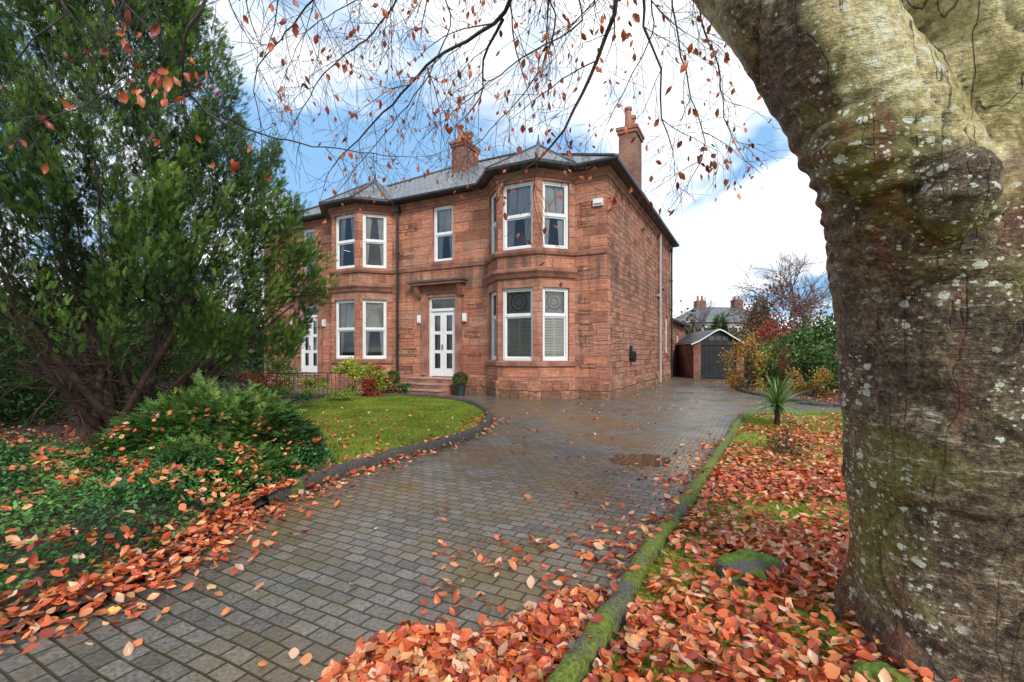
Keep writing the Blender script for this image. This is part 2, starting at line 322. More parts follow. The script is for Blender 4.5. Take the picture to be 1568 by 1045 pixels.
wall((-.25,12.5),(-.25,20.5),0,3.3,[(1.5,2.3,1.3,2.7,'curt'),(4.2,5.2,1.2,2.6,'curt')],'rubble'); wall((-.25,20.5),(-6,20.5),0,3.3,[],'rubble'); wall((-6,20.5),(-6,12.5),0,3.3,[],'rubble')
rf=MB(); slope([(.1,12.5,3.3),(.1,20.8,3.3),(-3.1,19,4.9),(-3.1,12.5,4.9)],(0,12,3.3),(0,20,3.3)); slope([(-6.3,20.8,3.3),(-6.3,12.5,3.3),(-3.1,12.5,4.9),(-3.1,19,4.9)],(0,20,3.3),(0,12,3.3)); slope([(.1,20.8,3.3),(-6.3,20.8,3.3),(-3.1,19,4.9)],(0,20.8,3.3),(-6,20.8,3.3)); rf.obj('outrigger_roof',house)
tr.box(-.1,.12,12.5,20.8,3.2,3.3,'black')
wl.obj('walls',house); wd.obj('window_and_door_frames',house); gl.obj('glazing',house); tr.obj('stone_trim',house)
# ---------------------------------------------------------------- garage
garage=empty('garage',(9.85,25.3,0),-.12); g=MB()
M['doorblk']=simple('black_timber_door',(.006,.008,.012),(.018,.02,.024),3,.5,.2)
Wd=2.6
g.box(0,.38,0,5,0,2.0,'brick'); g.box(Wd-.38,Wd,0,5,0,2.0,'brick'); g.box(.38,Wd-.38,4.8,5,0,2.0,'brick')
for i in range(8):
    a=.39+i*(Wd-.78)/8; g.box(a,a+(Wd-.78)/8-.012,.08,.13,.04,1.86,'doorblk')
g.box(.39,Wd-.39,.07,.08,.3,.4,'doorblk'); g.box(.39,Wd-.39,.07,.08,1.5,1.6,'doorblk'); g.box(.38,Wd-.38,.05,.14,1.87,2.0,'doorblk')
arc=[(-.16,1.90),(.25,2.08),(.7,2.36),(1.05,2.60),(Wd/2,2.70),(Wd-1.05,2.60),(Wd-.7,2.36),(Wd-.25,2.08),(Wd+.16,1.90)]; na=8
g.face([(x,.02,z-.08) for x,z in arc],'doorblk')
for i in range(3):
    a=Wd/2-.5+i*.35; g.box(a,a+.28,.0,.019,2.08,2.3,'lead')
for i in range(na):
    (xa,za),(xb,zb)=arc[i],arc[i+1]
    g.face([(xa,-.18,za),(xb,-.18,zb),(xb,5.2,zb),(xa,5.2,za)],'lead')
    g.box8([(xa,-.21,za-.07),(xb,-.21,zb-.07),(xb,-.17,zb-.07),(xa,-.17,za-.07),(xa,-.21,za+.0),(xb,-.21,zb+.0),(xb,-.17,zb+.0),(xa,-.17,za+.0)],'white')
g.obj('garage_body',garage)
# ---------------------------------------------------------------- ground
def poly(name,pts,z,mat,step=None):
    me=bpy.data.meshes.new(name); me.from_pydata([(x,y,z) for x,y in pts],[],[tuple(range(len(pts)))]); me.materials.append(mat)
    if me.polygons[0].normal.z<0: me.flip_normals()
    o=bpy.data.objects.new(name,me); scene.collection.objects.link(o); return o
m_ground=simple('ground_soil_grass',(.045,.07,.02),(.09,.075,.04),.6,.9,.5,.05)
m_soil=simple('bed_soil_mulch',(.04,.028,.02),(.17,.10,.08),7,.85,.8,.03)
m_turf=simple('turf',(.16,.21,.03),(.29,.35,.045),1.6,.9,.8,.03,.2)
poly('ground',[(-900,-900),(900,-900),(900,900),(-900,900)],0,m_ground)
m,nt,bs=newmat('block_paving'); tc=nt.nodes.new('ShaderNodeTexCoord').outputs['Object']
mp=nt.nodes.new('ShaderNodeMapping'); mp.inputs['Rotation'].default_value=(0,0,math.radians(28)); nt.links.new(tc,mp.inputs[0])
nn=nd(nt,'ShaderNodeTexNoise',Scale=1.2,Detail=2); nt.links.new(mp.outputs[0],nn.inputs[0])
vs=nt.nodes.new('ShaderNodeVectorMath'); vs.operation='SCALE'; vs.inputs['Scale'].default_value=.06; nt.links.new(nn.outputs['Color'],vs.inputs[0])
va=nt.nodes.new('ShaderNodeVectorMath'); va.operation='ADD'; nt.links.new(mp.outputs[0],va.inputs[0]); nt.links.new(vs.outputs[0],va.inputs[1])
b=nt.nodes.new('ShaderNodeTexBrick'); b.offset=.5; nt.links.new(va.outputs[0],b.inputs[0])
for k,v in {'Color1':c4((0,0,0)),'Color2':c4((1,1,1)),'Mortar':c4((.5,.5,.5)),'Scale':1,'Mortar Size':.009,'Mortar Smooth':.7,'Brick Width':.165,'Row Height':.105}.items(): b.inputs[k].default_value=v
base=ramp(nt,b.outputs['Color'],[(0,(.12,.106,.092)),(.5,(.18,.158,.134)),(1,(.235,.20,.168))])
fine=noi(nt,tc,45,4); big=noi(nt,tc,.55,5,.6); med=noi(nt,tc,2.2,5)
base=mix(nt,base,ramp(nt,fine,[(.3,.45),(.7,1.45)]),.85,'MULTIPLY')
base=mix(nt,base,(.25,.145,.05),ramp(nt,big,[(.43,0),(.64,.8)]))
base=mix(nt,base,(.11,.11,.03),ramp(nt,med,[(.5,0),(.72,.6)]))
base=mix(nt,base,(.035,.042,.014),math_(nt,'MULTIPLY',b.outputs['Fac'],.9))
nt.links.new(base,bs.inputs['Base Color'])
wet=noi(nt,tc,.8,4,.55); rr=ramp(nt,wet,[(.38,.13),(.62,.42)])
sm_=nt.nodes.new('ShaderNodeVectorMath'); sm_.operation='SUBTRACT'; sm_.inputs[1].default_value=(4.6,11.6,0); nt.links.new(tc,sm_.inputs[0])
m1=nt.nodes.new('ShaderNodeMapping'); m1.inputs['Rotation'].default_value=(0,0,math.radians(27)); nt.links.new(sm_.outputs[0],m1.inputs[0])
m2=nt.nodes.new('ShaderNodeMapping'); m2.inputs['Scale'].default_value=(1.0,.19,1); nt.links.new(m1.outputs[0],m2.inputs[0])
sx=nt.nodes.new('ShaderNodeVectorMath'); sx.operation='LENGTH'; nt.links.new(m2.outputs[0],sx.inputs[0])
film=ramp(nt,math_(nt,'ADD',sx.outputs['Value'],math_(nt,'MULTIPLY',med,1.6)),[(.95,1),(1.45,0)])
rough=math_(nt,'MULTIPLY',math_(nt,'ADD',rr,math_(nt,'MULTIPLY',fine,.12)),math_(nt,'SUBTRACT',1.0,math_(nt,'MULTIPLY',film,.5)))
nt.links.new(rough,bs.inputs['Roughness']); bs.inputs['Specular IOR Level'].default_value=.55
h=math_(nt,'ADD',math_(nt,'MULTIPLY',b.outputs['Fac'],-1),math_(nt,'ADD',math_(nt,'MULTIPLY',fine,.3),math_(nt,'MULTIPLY',b.outputs['Color'],.15)))
bm_=nt.nodes.new('ShaderNodeBump'); bm_.inputs['Distance'].default_value=.012; nt.links.new(h,bm_.inputs['Height']); nt.links.new(math_(nt,'SUBTRACT',.9,math_(nt,'MULTIPLY',film,.62)),bm_.inputs['Strength']); nt.links.new(bm_.outputs[0],bs.inputs['Normal']); m_pave=m
poly('driveway',[(-5.5,-6),(9.5,-6),(14,13),(12.8,30),(5,30),(-13,21),(-8.5,15.5),(-7,12)],.004,m_pave)
def cr(pts,step=.12):
    out=[]; P=[Vector(p) for p in pts]; P=[2*P[0]-P[1]]+P+[2*P[-1]-P[-2]]
    for i in range(1,len(P)-2):
        n=max(2,int((P[i+1]-P[i]).length/step))
        for k in range(n):
            t=k/n; a,b_,c,d=P[i-1],P[i],P[i+1],P[i+2]
            out.append(.5*((2*b_)+(c-a)*t+(2*a-5*b_+4*c-d)*t*t+(-a+3*b_-3*c+d)*t**3))
    out.append(P[-2]); return [tuple(p) for p in out]
LE=[(-4.5,-4),(-3.3,1.4),(-2.68,2.4),(-2.4,2.9),(-2.36,4.43),(-2.13,5.36),(-1.65,6.4),(-1.06,7.3),(-.68,8.2),(-.5,9.4),(-.53,10.5),(-.8,11.8),(-1.35,13.2),(-2.3,14.3),(-3.2,14.8),(-4.3,14.9),(-5.6,14.6)]
RE=[(-1.8,-3),(-.6,0),(-.02,1.5),(.31,2.11),(.604,2.6),(1.0,3.33),(1.78,4.6),(2.93,6.6),(4.43,9.15),(5.0,10.1),(5.6,10.5),(7.4,10.7),(12,11.2)]
LEs=cr(LE); REs=cr(RE)
lyd=[p[1] for p in LE[:11]]; lxd=[p[0] for p in LE[:11]]; ryd=[p[1] for p in RE[:10]]; rxd=[p[0] for p in RE[:10]]
Lx=lambda y:np.interp(y,lyd,lxd); Rx=lambda y:np.interp(y,ryd,rxd)
poly('flower_bed',[p for p in LEs if p[1]<5.6]+[(-3,7),(-4.6,8.6),(-5.4,10.6),(-5.0,12.6),(-5.3,14.6),(-6,15.6),(-8.5,16.6),(-22,24),(-22,-4)],.05,m_soil)
lawnL=[p for p in LEs if p[1]>5.2]+[(-5.8,13.2),(-6.2,11.6),(-6.2,10.6),(-5.2,9),(-3.9,7.6),(-3.0,6.2),(-2.6,5.3)]
poly('lawn',lawnL,.058,m_turf)
lawnR=REs+[(12,-3)]
poly('lawn',lawnR,.054,m_turf)
BR=[(14,12.2),(8.9,12.4),(8.35,14.5),(8.5,17.3),(10,21),(12.9,24.6)]
BRs=cr(BR); poly('flower_bed',BRs+[(20,30),(20,12)],.05,m_soil)
def kerb(name,path,w,h,mat):
    n=9; V=[];Fc=[]
    pr=[(-w/2,-.05)]+[(-w/2*math.cos(a)**.6*1 if math.cos(a)>0 else w/2*abs(math.cos(a))**.6,h*math.sin(a)**.6) for a in np.linspace(.15,math.pi-.15,n-2)]+[(w/2,-.05)]
    oo=[offs(path,p[0]) for p in pr]; arcl=0
    for i in range(len(path)):
        if i: arcl+=math.dist(path[i],path[i-1])
        joint=1 if (arcl%.92)<.06 else 0
        for j in range(n):
            x,y=oo[j][i]; z=pr[j][1]; v=noise.noise_vector(Vector((x*6,y*6,z*6)))*.022+noise.noise_vector(Vector((x*1.7,y*1.7,3)))*.02
            V.append((x+v.x,y+v.y,z+(v.z*.8-.025*joint if z>0 else 0)))
    for i in range(len(path)-1):
        for j in range(n-1): a=i*n+j; Fc.append((a,a+1,a+n+1,a+n))
    me=bpy.data.meshes.new(name); me.from_pydata(V,[],Fc); me.materials.append(mat); me.polygons.foreach_set('use_smooth',[True]*len(Fc))
    o=bpy.data.objects.new(name,me); scene.collection.objects.link(o)
def mossmat(name,mossf,c1,c2):
    m,nt,bs=newmat(name); tc=nt.nodes.new('ShaderNodeTexCoord').outputs['Object']
    f=noi(nt,tc,3.0,4,.7); ff=noi(nt,tc,45,4); mo=ramp(nt,ff,[(.3,(.07,.10,.01)),(.7,(.24,.29,.03))])
    base=mix(nt,ramp(nt,ff,[(.3,c1),(.7,c2)]),mo,ramp(nt,f,[(mossf,0),(mossf+.12,1)])); nt.links.new(base,bs.inputs['Base Color']); bs.inputs['Roughness'].default_value=.85
    bump(nt,math_(nt,'ADD',ff,f),bs,1,.03); return m
m_kerbm=mossmat('mossy_kerb',.38,(.07,.065,.045),(.18,.16,.12)); m_kerb=mossmat('wet_dark_kerb',.58,(.045,.043,.035),(.12,.11,.09))
REk=cr(RE,.05); LEk=cr([p for p in LE if p[1]>4.4],.05)
kerb('kerb',LEk,.14,.15,m_kerb); kerb('kerb',REk,.13,.15,m_kerbm); kerb('kerb',BRs,.12,.1,m_kerb)
m,nt,bs=newmat('puddle_water'); bs.inputs['Base Color'].default_value=(.06,.042,.02,1); bs.inputs['Roughness'].default_value=.015; bs.inputs['Specular IOR Level'].default_value=.8; m_pud=m
def puddle(cx,cy,rx,ry,seed):
    pts=[]
    for i in range(90):
        a=2*math.pi*i/90; k=1+.35*noise.noise(Vector((math.cos(a)*1.6,math.sin(a)*1.6,seed)))+.2*noise.noise(Vector((math.cos(a)*5,math.sin(a)*5,seed)))
        pts.append((cx+rx*k*math.cos(a),cy+ry*k*math.sin(a)))
    poly('puddle',pts,.008,m_pud)
puddle(1.78,6.4,.42,.36,1)
# ---------------------------------------------------------------- scatter core
def np_mesh(name,V,T,mat,col=None,parent=None,smooth=False):
    me=bpy.data.meshes.new(name); n=len(V); k=len(T)
    me.vertices.add(n); me.vertices.foreach_set('co',np.ascontiguousarray(V,dtype=np.float32).ravel())
    me.loops.add(k*3); me.loops.foreach_set('vertex_index',np.ascontiguousarray(T,dtype=np.int32).ravel())
    me.polygons.add(k); me.polygons.foreach_set('loop_start',np.arange(0,k*3,3,dtype=np.int32)); me.polygons.foreach_set('loop_total',np.full(k,3,dtype=np.int32))
    if smooth: me.polygons.foreach_set('use_smooth',np.ones(k,dtype=bool))
    me.update(calc_edges=True)
    if col is not None:
        a=me.color_attributes.new('Col','FLOAT_COLOR','POINT'); c=np.ones((n,4),dtype=np.float32); c[:,:col.shape[1]]=col; a.data.foreach_set('color',c.ravel())
    me.materials.append(mat); o=bpy.data.objects.new(name,me); scene.collection.objects.link(o)
    if parent: o.parent=parent
    return o
def nrmz(v): return v/np.maximum(np.linalg.norm(v,axis=1,keepdims=True),1e-6)
def basis(d,up):
    y=nrmz(d); x=nrmz(np.cross(y,up)); z=np.cross(x,y); return np.stack([x,y,z],axis=2)
def scatter(name,tv,tf,pos,R,sc,c,mat,parent=None):
    tv=np.array(tv,dtype=float); tf=np.array(tf); N=len(pos); k=len(tv)
    sc=np.asarray(sc); sc=sc[:,None] if sc.ndim==1 else sc
    loc=tv[None]*sc[:,None,:]
    V=np.einsum('nij,nkj->nki',R,loc)+pos[:,None]
    T=tf[None]+(np.arange(N)*k)[:,None,None]
    return np_mesh(name,V.reshape(-1,3),T.reshape(-1,3),mat,np.repeat(c,k,axis=0),parent)
def leafmat(name,stops,rough=.5,trans=.25,spec=.4):
    m,nt,bs=newmat(name); at=nt.nodes.new('ShaderNodeAttribute'); at.attribute_name='Col'
    s=nt.nodes.new('ShaderNodeSeparateColor'); nt.links.new(at.outputs['Color'],s.inputs[0])
    col=ramp(nt,s.outputs[0],stops)
    g_=nt.nodes.new('ShaderNodeCombineColor')
    for i in range(3): nt.links.new(s.outputs[1],g_.inputs[i])
    col=mix(nt,col,g_.outputs[0],1.0,'MULTIPLY')
    nt.links.new(col,bs.inputs['Base Color']); bs.inputs['Roughness'].default_value=rough; bs.inputs['Specular IOR Level'].default_value=spec
    if trans:
        t=nt.nodes.new('ShaderNodeBsdfTranslucent'); nt.links.new(col,t.inputs[0]); mx=nt.nodes.new('ShaderNodeMixShader'); mx.inputs[0].default_value=trans
        nt.links.new(bs.outputs[0],mx.inputs[1]); nt.links.new(t.outputs[0],mx.inputs[2]); nt.links.new(mx.outputs[0],nt.nodes['Material Output'].inputs[0])
    return m
def cols(N,lo=.7,hi=1.25): return np.stack([rng.random(N),rng.uniform(lo,hi,N),np.zeros(N)],1)
LV=[(0,0,0),(-.22,.2,.06),(0,.25,-.02),(.22,.2,.08),(-.33,.5,.13),(0,.55,.0),(.32,.5,.09),(-.17,.82,.12),(.17,.82,.1),(0,1,.16)]
LF=[(0,2,1),(0,3,2),(1,2,5),(1,5,4),(2,3,6),(2,6,5),(4,5,7),(5,6,8),(5,9,7),(5,8,9)]
DV=[(0,0,0),(-.5,.45,.12),(.5,.45,.12),(0,1,0)]; DF=[(0,3,1),(0,2,3)]
m_leaf=leafmat('fallen_beech_leaves',[(0,(.22,.04,.02)),(.15,(.50,.075,.03)),(.45,(.76,.16,.05)),(.7,(.82,.28,.09)),(.86,(.82,.41,.20)),(.95,(.82,.52,.34)),(1,(.84,.48,.07))],.36,.1,.5)
def fallen(name,P,tilt=.38,size=(.048,.088)):
    P=np.asarray(P); N=len(P); a=rng.uniform(0,2*np.pi,N)
    d=np.stack([np.cos(a),np.sin(a),rng.normal(0,tilt,N)],1); up=np.stack([rng.normal(0,tilt,N),rng.normal(0,tilt,N),np.ones(N)*np.where(rng.random(N)<.35,-1,1)],1)
    s=rng.uniform(*size,N); sc=np.stack([s*rng.uniform(.8,1.2,N),s,s*rng.uniform(.3,2.6,N)],1)
    R=basis(d,up); P=P-np.einsum('nij,j->ni',R,np.array([0,.5,0]))*s[:,None]; P[:,2]=np.maximum(P[:,2],.012)
    return scatter(name,LV,LF,P,R,sc,cols(N,.62,1.2),m_leaf)
def rnd(n,x0,x1,y0,y1): return np.stack([rng.uniform(x0,x1,n),rng.uniform(y0,y1,n)],1)
def nz(P,s,seed=0): return np.array([noise.noise(Vector((p[0]*s,p[1]*s,seed))) for p in P])
L=[]
def add(P,zlo,zhi): L.append(np.column_stack([P,rng.uniform(zlo,zhi,len(P))]))
P=rnd(24000,-.2,4.2,1.2,5.6); k=(P[:,0]>Rx(P[:,1])+.09)&(P[:,0]<P[:,1]*.9+1.0)&(rng.random(len(P))<.70+1.0*nz(P,1.1,2)); add(P[k],.06,.13)
P=rnd(19000,1.5,8,5,10.6); k=(P[:,0]>Rx(P[:,1])+.09)&(rng.random(len(P))<np.clip(.9-.12*(P[:,1]-5)+.9*nz(P,.9,4),0,1)); add(P[k],.06,.10)
P=rnd(19000,-1,4.5,1.4,8.5); dd=Rx(P[:,1])-P[:,0]; k=(dd>0.10)&(rng.random(len(P))<np.exp(-dd/(.14+.18*(nz(P,.8,9)+.4)))*.95*(P[:,1]<7.6)); add(P[k],.012,.06)
P=rnd(11000,-1.6,.9,1.3,3.0); lim=1.98+.6*(P[:,0]+1.3)/1.6+.35*nz(P,1.4,5); k=(P[:,0]<Rx(P[:,1])-.09)&(P[:,1]<lim)&(rng.random(len(P))<.9); add(P[k],.012,.07)
P=rnd(1100,-.6,.9,2.3,3.7); k=(P[:,0]<Rx(P[:,1])-.09)&(rng.random(len(P))<.10+.9*np.clip(nz(P,1.3,15),0,1)); add(P[k],.012,.04)
P=rnd(34000,-4,0,1.6,10.5); dd=P[:,0]-Lx(P[:,1]); wdt=np.where(P[:,1]<5,.18,.12); k=(dd>-.4)&((np.abs(dd)>.08)|(P[:,1]<4.8)|(rng.random(len(P))<.06))&(rng.random(len(P))<np.exp(-np.abs(dd+.02)/wdt)*np.where(P[:,1]<6.8,1.2,.5)); q=P[k]; L.append(np.column_stack([q,np.where((np.abs(q[:,0]-Lx(q[:,1]))<.08)&(q[:,1]>4.3),.165,np.where(q[:,0]<Lx(q[:,1]),rng.uniform(.07,.11,len(q)),rng.uniform(.012,.08,len(q))))]))
P=rnd(800,-3,5,1.6,13); k=(P[:,0]>Lx(P[:,1]))&(P[:,0]<Rx(P[:,1]))&(rng.random(len(P))<.25+1.2*nz(P,.7,20)); add(P[k],.012,.03)
P=rnd(3000,-6,-.5,5.4,14); k=(P[:,0]<Lx(P[:,1])-.1)&(rng.random(len(P))<np.clip(.5-.075*(P[:,1]-5.5),.03,1)); add(P[k],.07,.1)
P=rnd(9000,-11,-2.6,3.5,10); k=(rng.random(len(P))<.35+.5*nz(P,.6,30)); add(P[k],.055,.09)
P=rnd(900,3,11,10.6,24); add(P[rng.random(len(P))<.25],.012,.03)
P=rnd(2500,8.6,14,12.3,22); add(P,.06,.12)
kp=np.array([p for p in REk if 2.2<p[1]<8]); kp=kp[rng.integers(0,len(kp),26)]; L.append(np.column_stack([kp+rng.normal(0,.02,kp.shape),np.full(26,.165)]))
fallen('fallen_leaves',np.concatenate(L))
m_grass=leafmat('grass_blades',[(0,(.12,.18,.02)),(.5,(.26,.33,.04)),(.85,(.38,.44,.07)),(1,(.42,.38,.12))],.6,.2,.2)
def inpoly(P,pg):
    x,y=P[:,0],P[:,1]; r=np.zeros(len(P),bool); pg=np.array(pg); j=len(pg)-1
    for i in range(len(pg)):
        c=((pg[i,1]>y)!=(pg[j,1]>y))&(x<(pg[j,0]-pg[i,0])*(y-pg[i,1])/(pg[j,1]-pg[i,1]+1e-12)+pg[i,0]); r^=c; j=i
    return r
def grass(P,h,name='grass'):
    N=len(P); pos=np.column_stack([P,np.full(N,.055)]); d=np.stack([rng.normal(0,.45,N),rng.normal(0,.45,N),np.ones(N)],1); a=rng.uniform(0,6.28,N)
    s=h*rng.uniform(.5,1.3,N); sc=np.stack([np.full(N,.008)*rng.uniform(.7,1.4,N),s,s],1)
    scatter(name,DV,DF,pos,basis(d,np.stack([np.cos(a),np.sin(a),0*a],1)),sc,np.stack([np.clip(.45+.5*nz(P,1.3,3)+rng.normal(0,.22,N),0,1),rng.uniform(.75,1.2,N),0*a],1),m_grass)
P=rnd(150000,-6.3,-.4,5.2,15); P=P[inpoly(P,lawnL)]; grass(P[:90000],.04)
P=rnd(80000,.3,8.5,1.6,10.8); P=P[inpoly(P,lawnR)&(P[:,0]<P[:,1]*1.0+1.5)]; grass(P,.04)
# ---------------------------------------------------------------- tubes
class Tube:
    def __init__(s): s.V=[];s.T=[];s.n=0
    def add(s,pts,rad,k=5):
        n=len(pts); base=s.n; ref=Vector((.31,.47,.83))
        for i in range(n):
            t=(pts[min(i+1,n-1)]-pts[max(i-1,0)])
            if t.length<1e-6: t=Vector((0,0,1))
            t.normalize(); x=t.cross(ref)
            if x.length<.1: x=t.cross(Vector((1,0,0)))
            x.normalize(); y=t.cross(x)
            for j in range(k):
                a=2*math.pi*j/k; s.V.append(tuple(pts[i]+x*(rad[i]*math.cos(a))+y*(rad[i]*math.sin(a))))
        for i in range(n-1):
            for j in range(k):
                a=base+i*k+j; b=base+i*k+(j+1)%k; s.T.append((a,b,b+k)); s.T.append((a,b+k,a+k))
        s.n+=n*k
    def obj(s,name,mat,parent=None): return np_mesh(name,np.array(s.V),np.array(s.T),mat,None,parent,True)
def rv(): return Vector((random.gauss(0,1),random.gauss(0,1),random.gauss(0,1))).normalized()
def limb(p,d,L_,r0,r1,n,wig,droop):
    pts=[p.copy()]; d=d.normalized()
    for i in range(n):
        d=(d+rv()*wig+Vector((0,0,droop))).normalized(); pts.append(pts[-1]+d*(L_/n))
    return pts,[r0+(r1-r0)*i/n for i in range(n+1)]
m_twig=simple('twig_bark',(.03,.024,.022),(.08,.065,.055),6,.7,0)
# ---------------------------------------------------------------- big beech (foreground)
beech=empty('beech_tree')
def loft(bm_v,bm_f,keys,n=28):
    base=len(bm_v); K=[]
    for i in range(len(keys)-1):
        a,b=keys[i],keys[i+1]; st=6
        for k in range(st): t=k/st; K.append([a[q]+(b[q]-a[q])*t for q in range(4)])
    K.append(list(keys[-1]))
    for c in K:
        for j in range(n):
            a=2*math.pi*j/n; bm_v.append((c[0]+c[3]*math.cos(a),c[1]+c[3]*math.sin(a),c[2]))
    for i in range(len(K)-1):
        for j in range(n): a=base+i*n+j; b=base+i*n+(j+1)%n; bm_f.append((a,b,b+n,a+n))
    bm_f.append(tuple(base+j for j in reversed(range(n)))); e=base+(len(K)-1)*n; bm_f.append(tuple(e+j for j in range(n)))
bv,bf=[],[]
loft(bv,bf,[(2.30,2.32,-.15,.66),(2.29,2.3,.12,.54),(2.28,2.3,.5,.51),(2.26,2.3,1.1,.51),(2.2,2.3,1.7,.5),(2.16,2.34,2.2,.5),(2.16,2.44,2.8,.5),(2.2,2.5,3.3,.48),(2.35,2.8,4.2,.42),(2.6,3.1,5.5,.3)])
loft(bv,bf,[(1.98,2.2,1.75,.25),(1.83,2.14,2.1,.33),(1.67,2.10,2.45,.33),(1.41,2.10,2.85,.31),(1.16,2.10,3.2,.30),(.95,2.2,3.6,.29),(.4,2.5,4.6,.22)])
loft(bv,bf,[(2.35,2.2,1.5,.3),(2.62,2.02,2.3,.36),(2.72,2.0,3.0,.42),(3.1,2.0,4.4,.34)])
loft(bv,bf,[(2.02,2.12,2.25,.1),(2.04,2.02,2.6,.32),(2.04,2.0,3.3,.38),(1.9,2.3,4.2,.26)],24)
loft(bv,bf,[(1.57,1.96,2.12,.05),(1.47,1.94,2.25,.15),(1.44,1.95,2.4,.17),(1.52,1.98,2.58,.06)],16)
loft(bv,bf,[(1.74,1.82,1.95,.04),(1.71,1.80,2.06,.12),(1.73,1.80,2.2,.11),(1.77,1.84,2.32,.03)],14)
for a in (200,250,300,150):
    ca,sa=math.cos(math.radians(a)),math.sin(math.radians(a)); loft(bv,bf,[(2.3+.54*ca,2.3+.54*sa,-.2,.22),(2.28+.43*ca,2.3+.43*sa,.12,.15),(2.26+.36*ca,2.3+.36*sa,.5,.1)],14)
me=bpy.data.meshes.new('t'); me.from_pydata(bv,[],bf); tmp=bpy.data.objects.new('t',me); scene.collection.objects.link(tmp)
rm=tmp.modifiers.new('r','REMESH'); rm.mode='VOXEL'; rm.voxel_size=.016
sm=tmp.modifiers.new('s','SMOOTH'); sm.iterations=4; sm.factor=.6
dg=bpy.context.evaluated_depsgraph_get(); me2=bpy.data.meshes.new_from_object(tmp.evaluated_get(dg)); bpy.data.objects.remove(tmp)
nrm=[v.normal.copy() for v in me2.vertices]
for v,n_ in zip(me2.vertices,nrm):
    p=v.co; d=.035*noise.noise(Vector((p.x*2.2,p.y*2.2,p.z*1.4)))+.018*noise.noise(Vector((p.x*6,p.y*6,p.z*6)))+.007*noise.noise(Vector((p.x*15,p.y*15,p.z*15)))
    fz=math.exp(-((p.z-2.2)/.4)**2)*max(0,min(1,(1.95-p.x)/.3)); q=noise.noise(p*2.6)
    d+=fz*.010*math.sin(p.z*75+p.x*10+8*q)-.020*max(0,.05-abs(noise.noise(Vector((p.x*1.8,p.y*1.8+4,p.z*1.8)))))/.05
    v.co=p+n_*d
me2.polygons.foreach_set('use_smooth',[True]*len(me2.polygons))
m,nt,bs=newmat('beech_bark'); tc=nt.nodes.new('ShaderNodeTexCoord').outputs['Object']
b1=noi(nt,tc,1.4,4,.62,.4); wr=noi(nt,tc,3.6,4,.72,1.0,(1.8,1.8,9)); wr2=noi(nt,tc,9,3,.6,.4,(1,1,3)); fi=noi(nt,tc,40,4,.8); ver=noi(nt,tc,2.6,4,.6,.2,(2.5,2.5,.3)); blot=noi(nt,tc,4.5,4,.75,.6)
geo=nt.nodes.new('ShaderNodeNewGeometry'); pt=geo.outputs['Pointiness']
v_=math_(nt,'ADD',math_(nt,'MULTIPLY',wr,.2),math_(nt,'ADD',math_(nt,'MULTIPLY',blot,.45),math_(nt,'MULTIPLY',fi,.35)))
low_=ramp(nt,v_,[(.40,(.032,.021,.012)),(.5,(.12,.080,.045)),(.60,(.28,.21,.13))])
base=mix(nt,low_,(.17,.16,.025),ramp(nt,b1,[(.49,0),(.6,.65)]))
base=mix(nt,base,(.16,.045,.018),ramp(nt,ver,[(.53,0),(.64,.6)]))
base=mix(nt,base,(.50,.47,.36),math_(nt,'MULTIPLY',ramp(nt,wr,[(.60,0),(.64,.75)]),ramp(nt,blot,[(.42,.1),(.55,1)])))
base=mix(nt,base,(.015,.01,.007),ramp(nt,wr,[(.32,.7),(.37,0)]))
sep=nt.nodes.new('ShaderNodeSeparateXYZ'); nt.links.new(tc,sep.inputs[0])
up=math_(nt,'ADD',sep.outputs['Z'],math_(nt,'MULTIPLY',math_(nt,'SUBTRACT',b1,.5),1.4)); up=math_(nt,'SUBTRACT',up,math_(nt,'MULTIPLY',math_(nt,'ABSOLUTE',math_(nt,'SUBTRACT',sep.outputs['X'],2.0)),.9))
pale=ramp(nt,blot,[(.35,(.36,.29,.11)),(.5,(.60,.50,.25)),(.65,(.74,.66,.42))])
crk=ramp(nt,math_(nt,'ABSOLUTE',math_(nt,'SUBTRACT',noi(nt,tc,1.8,2,.5,.2,(3.2,3.2,.3)),.5)),[(.0,.0),(.010,1)])
pale=mix(nt,(.07,.05,.025),pale,crk)
base=mix(nt,base,pale,ramp(nt,math_(nt,'MULTIPLY',up,.25),[(.515,0),(.565,.95)]))
gx=math_(nt,'SUBTRACT',math_(nt,'MULTIPLY',sep.outputs['Z'],.85),sep.outputs['X'])
base=mix(nt,base,ramp(nt,wr2,[(.35,(.05,.047,.042)),(.65,(.26,.25,.22))]),ramp(nt,math_(nt,'ADD',gx,math_(nt,'MULTIPLY',blot,.4)),[(1.10,0),(1.22,.9)]))
base=mix(nt,base,ramp(nt,fi,[(.3,.35),(.7,1.65)]),.85,'MULTIPLY')
base=mix(nt,base,(.02,.015,.01),ramp(nt,pt,[(.43,.9),(.485,0)]))  # crease shade painted into the bark colour where the surface is concave
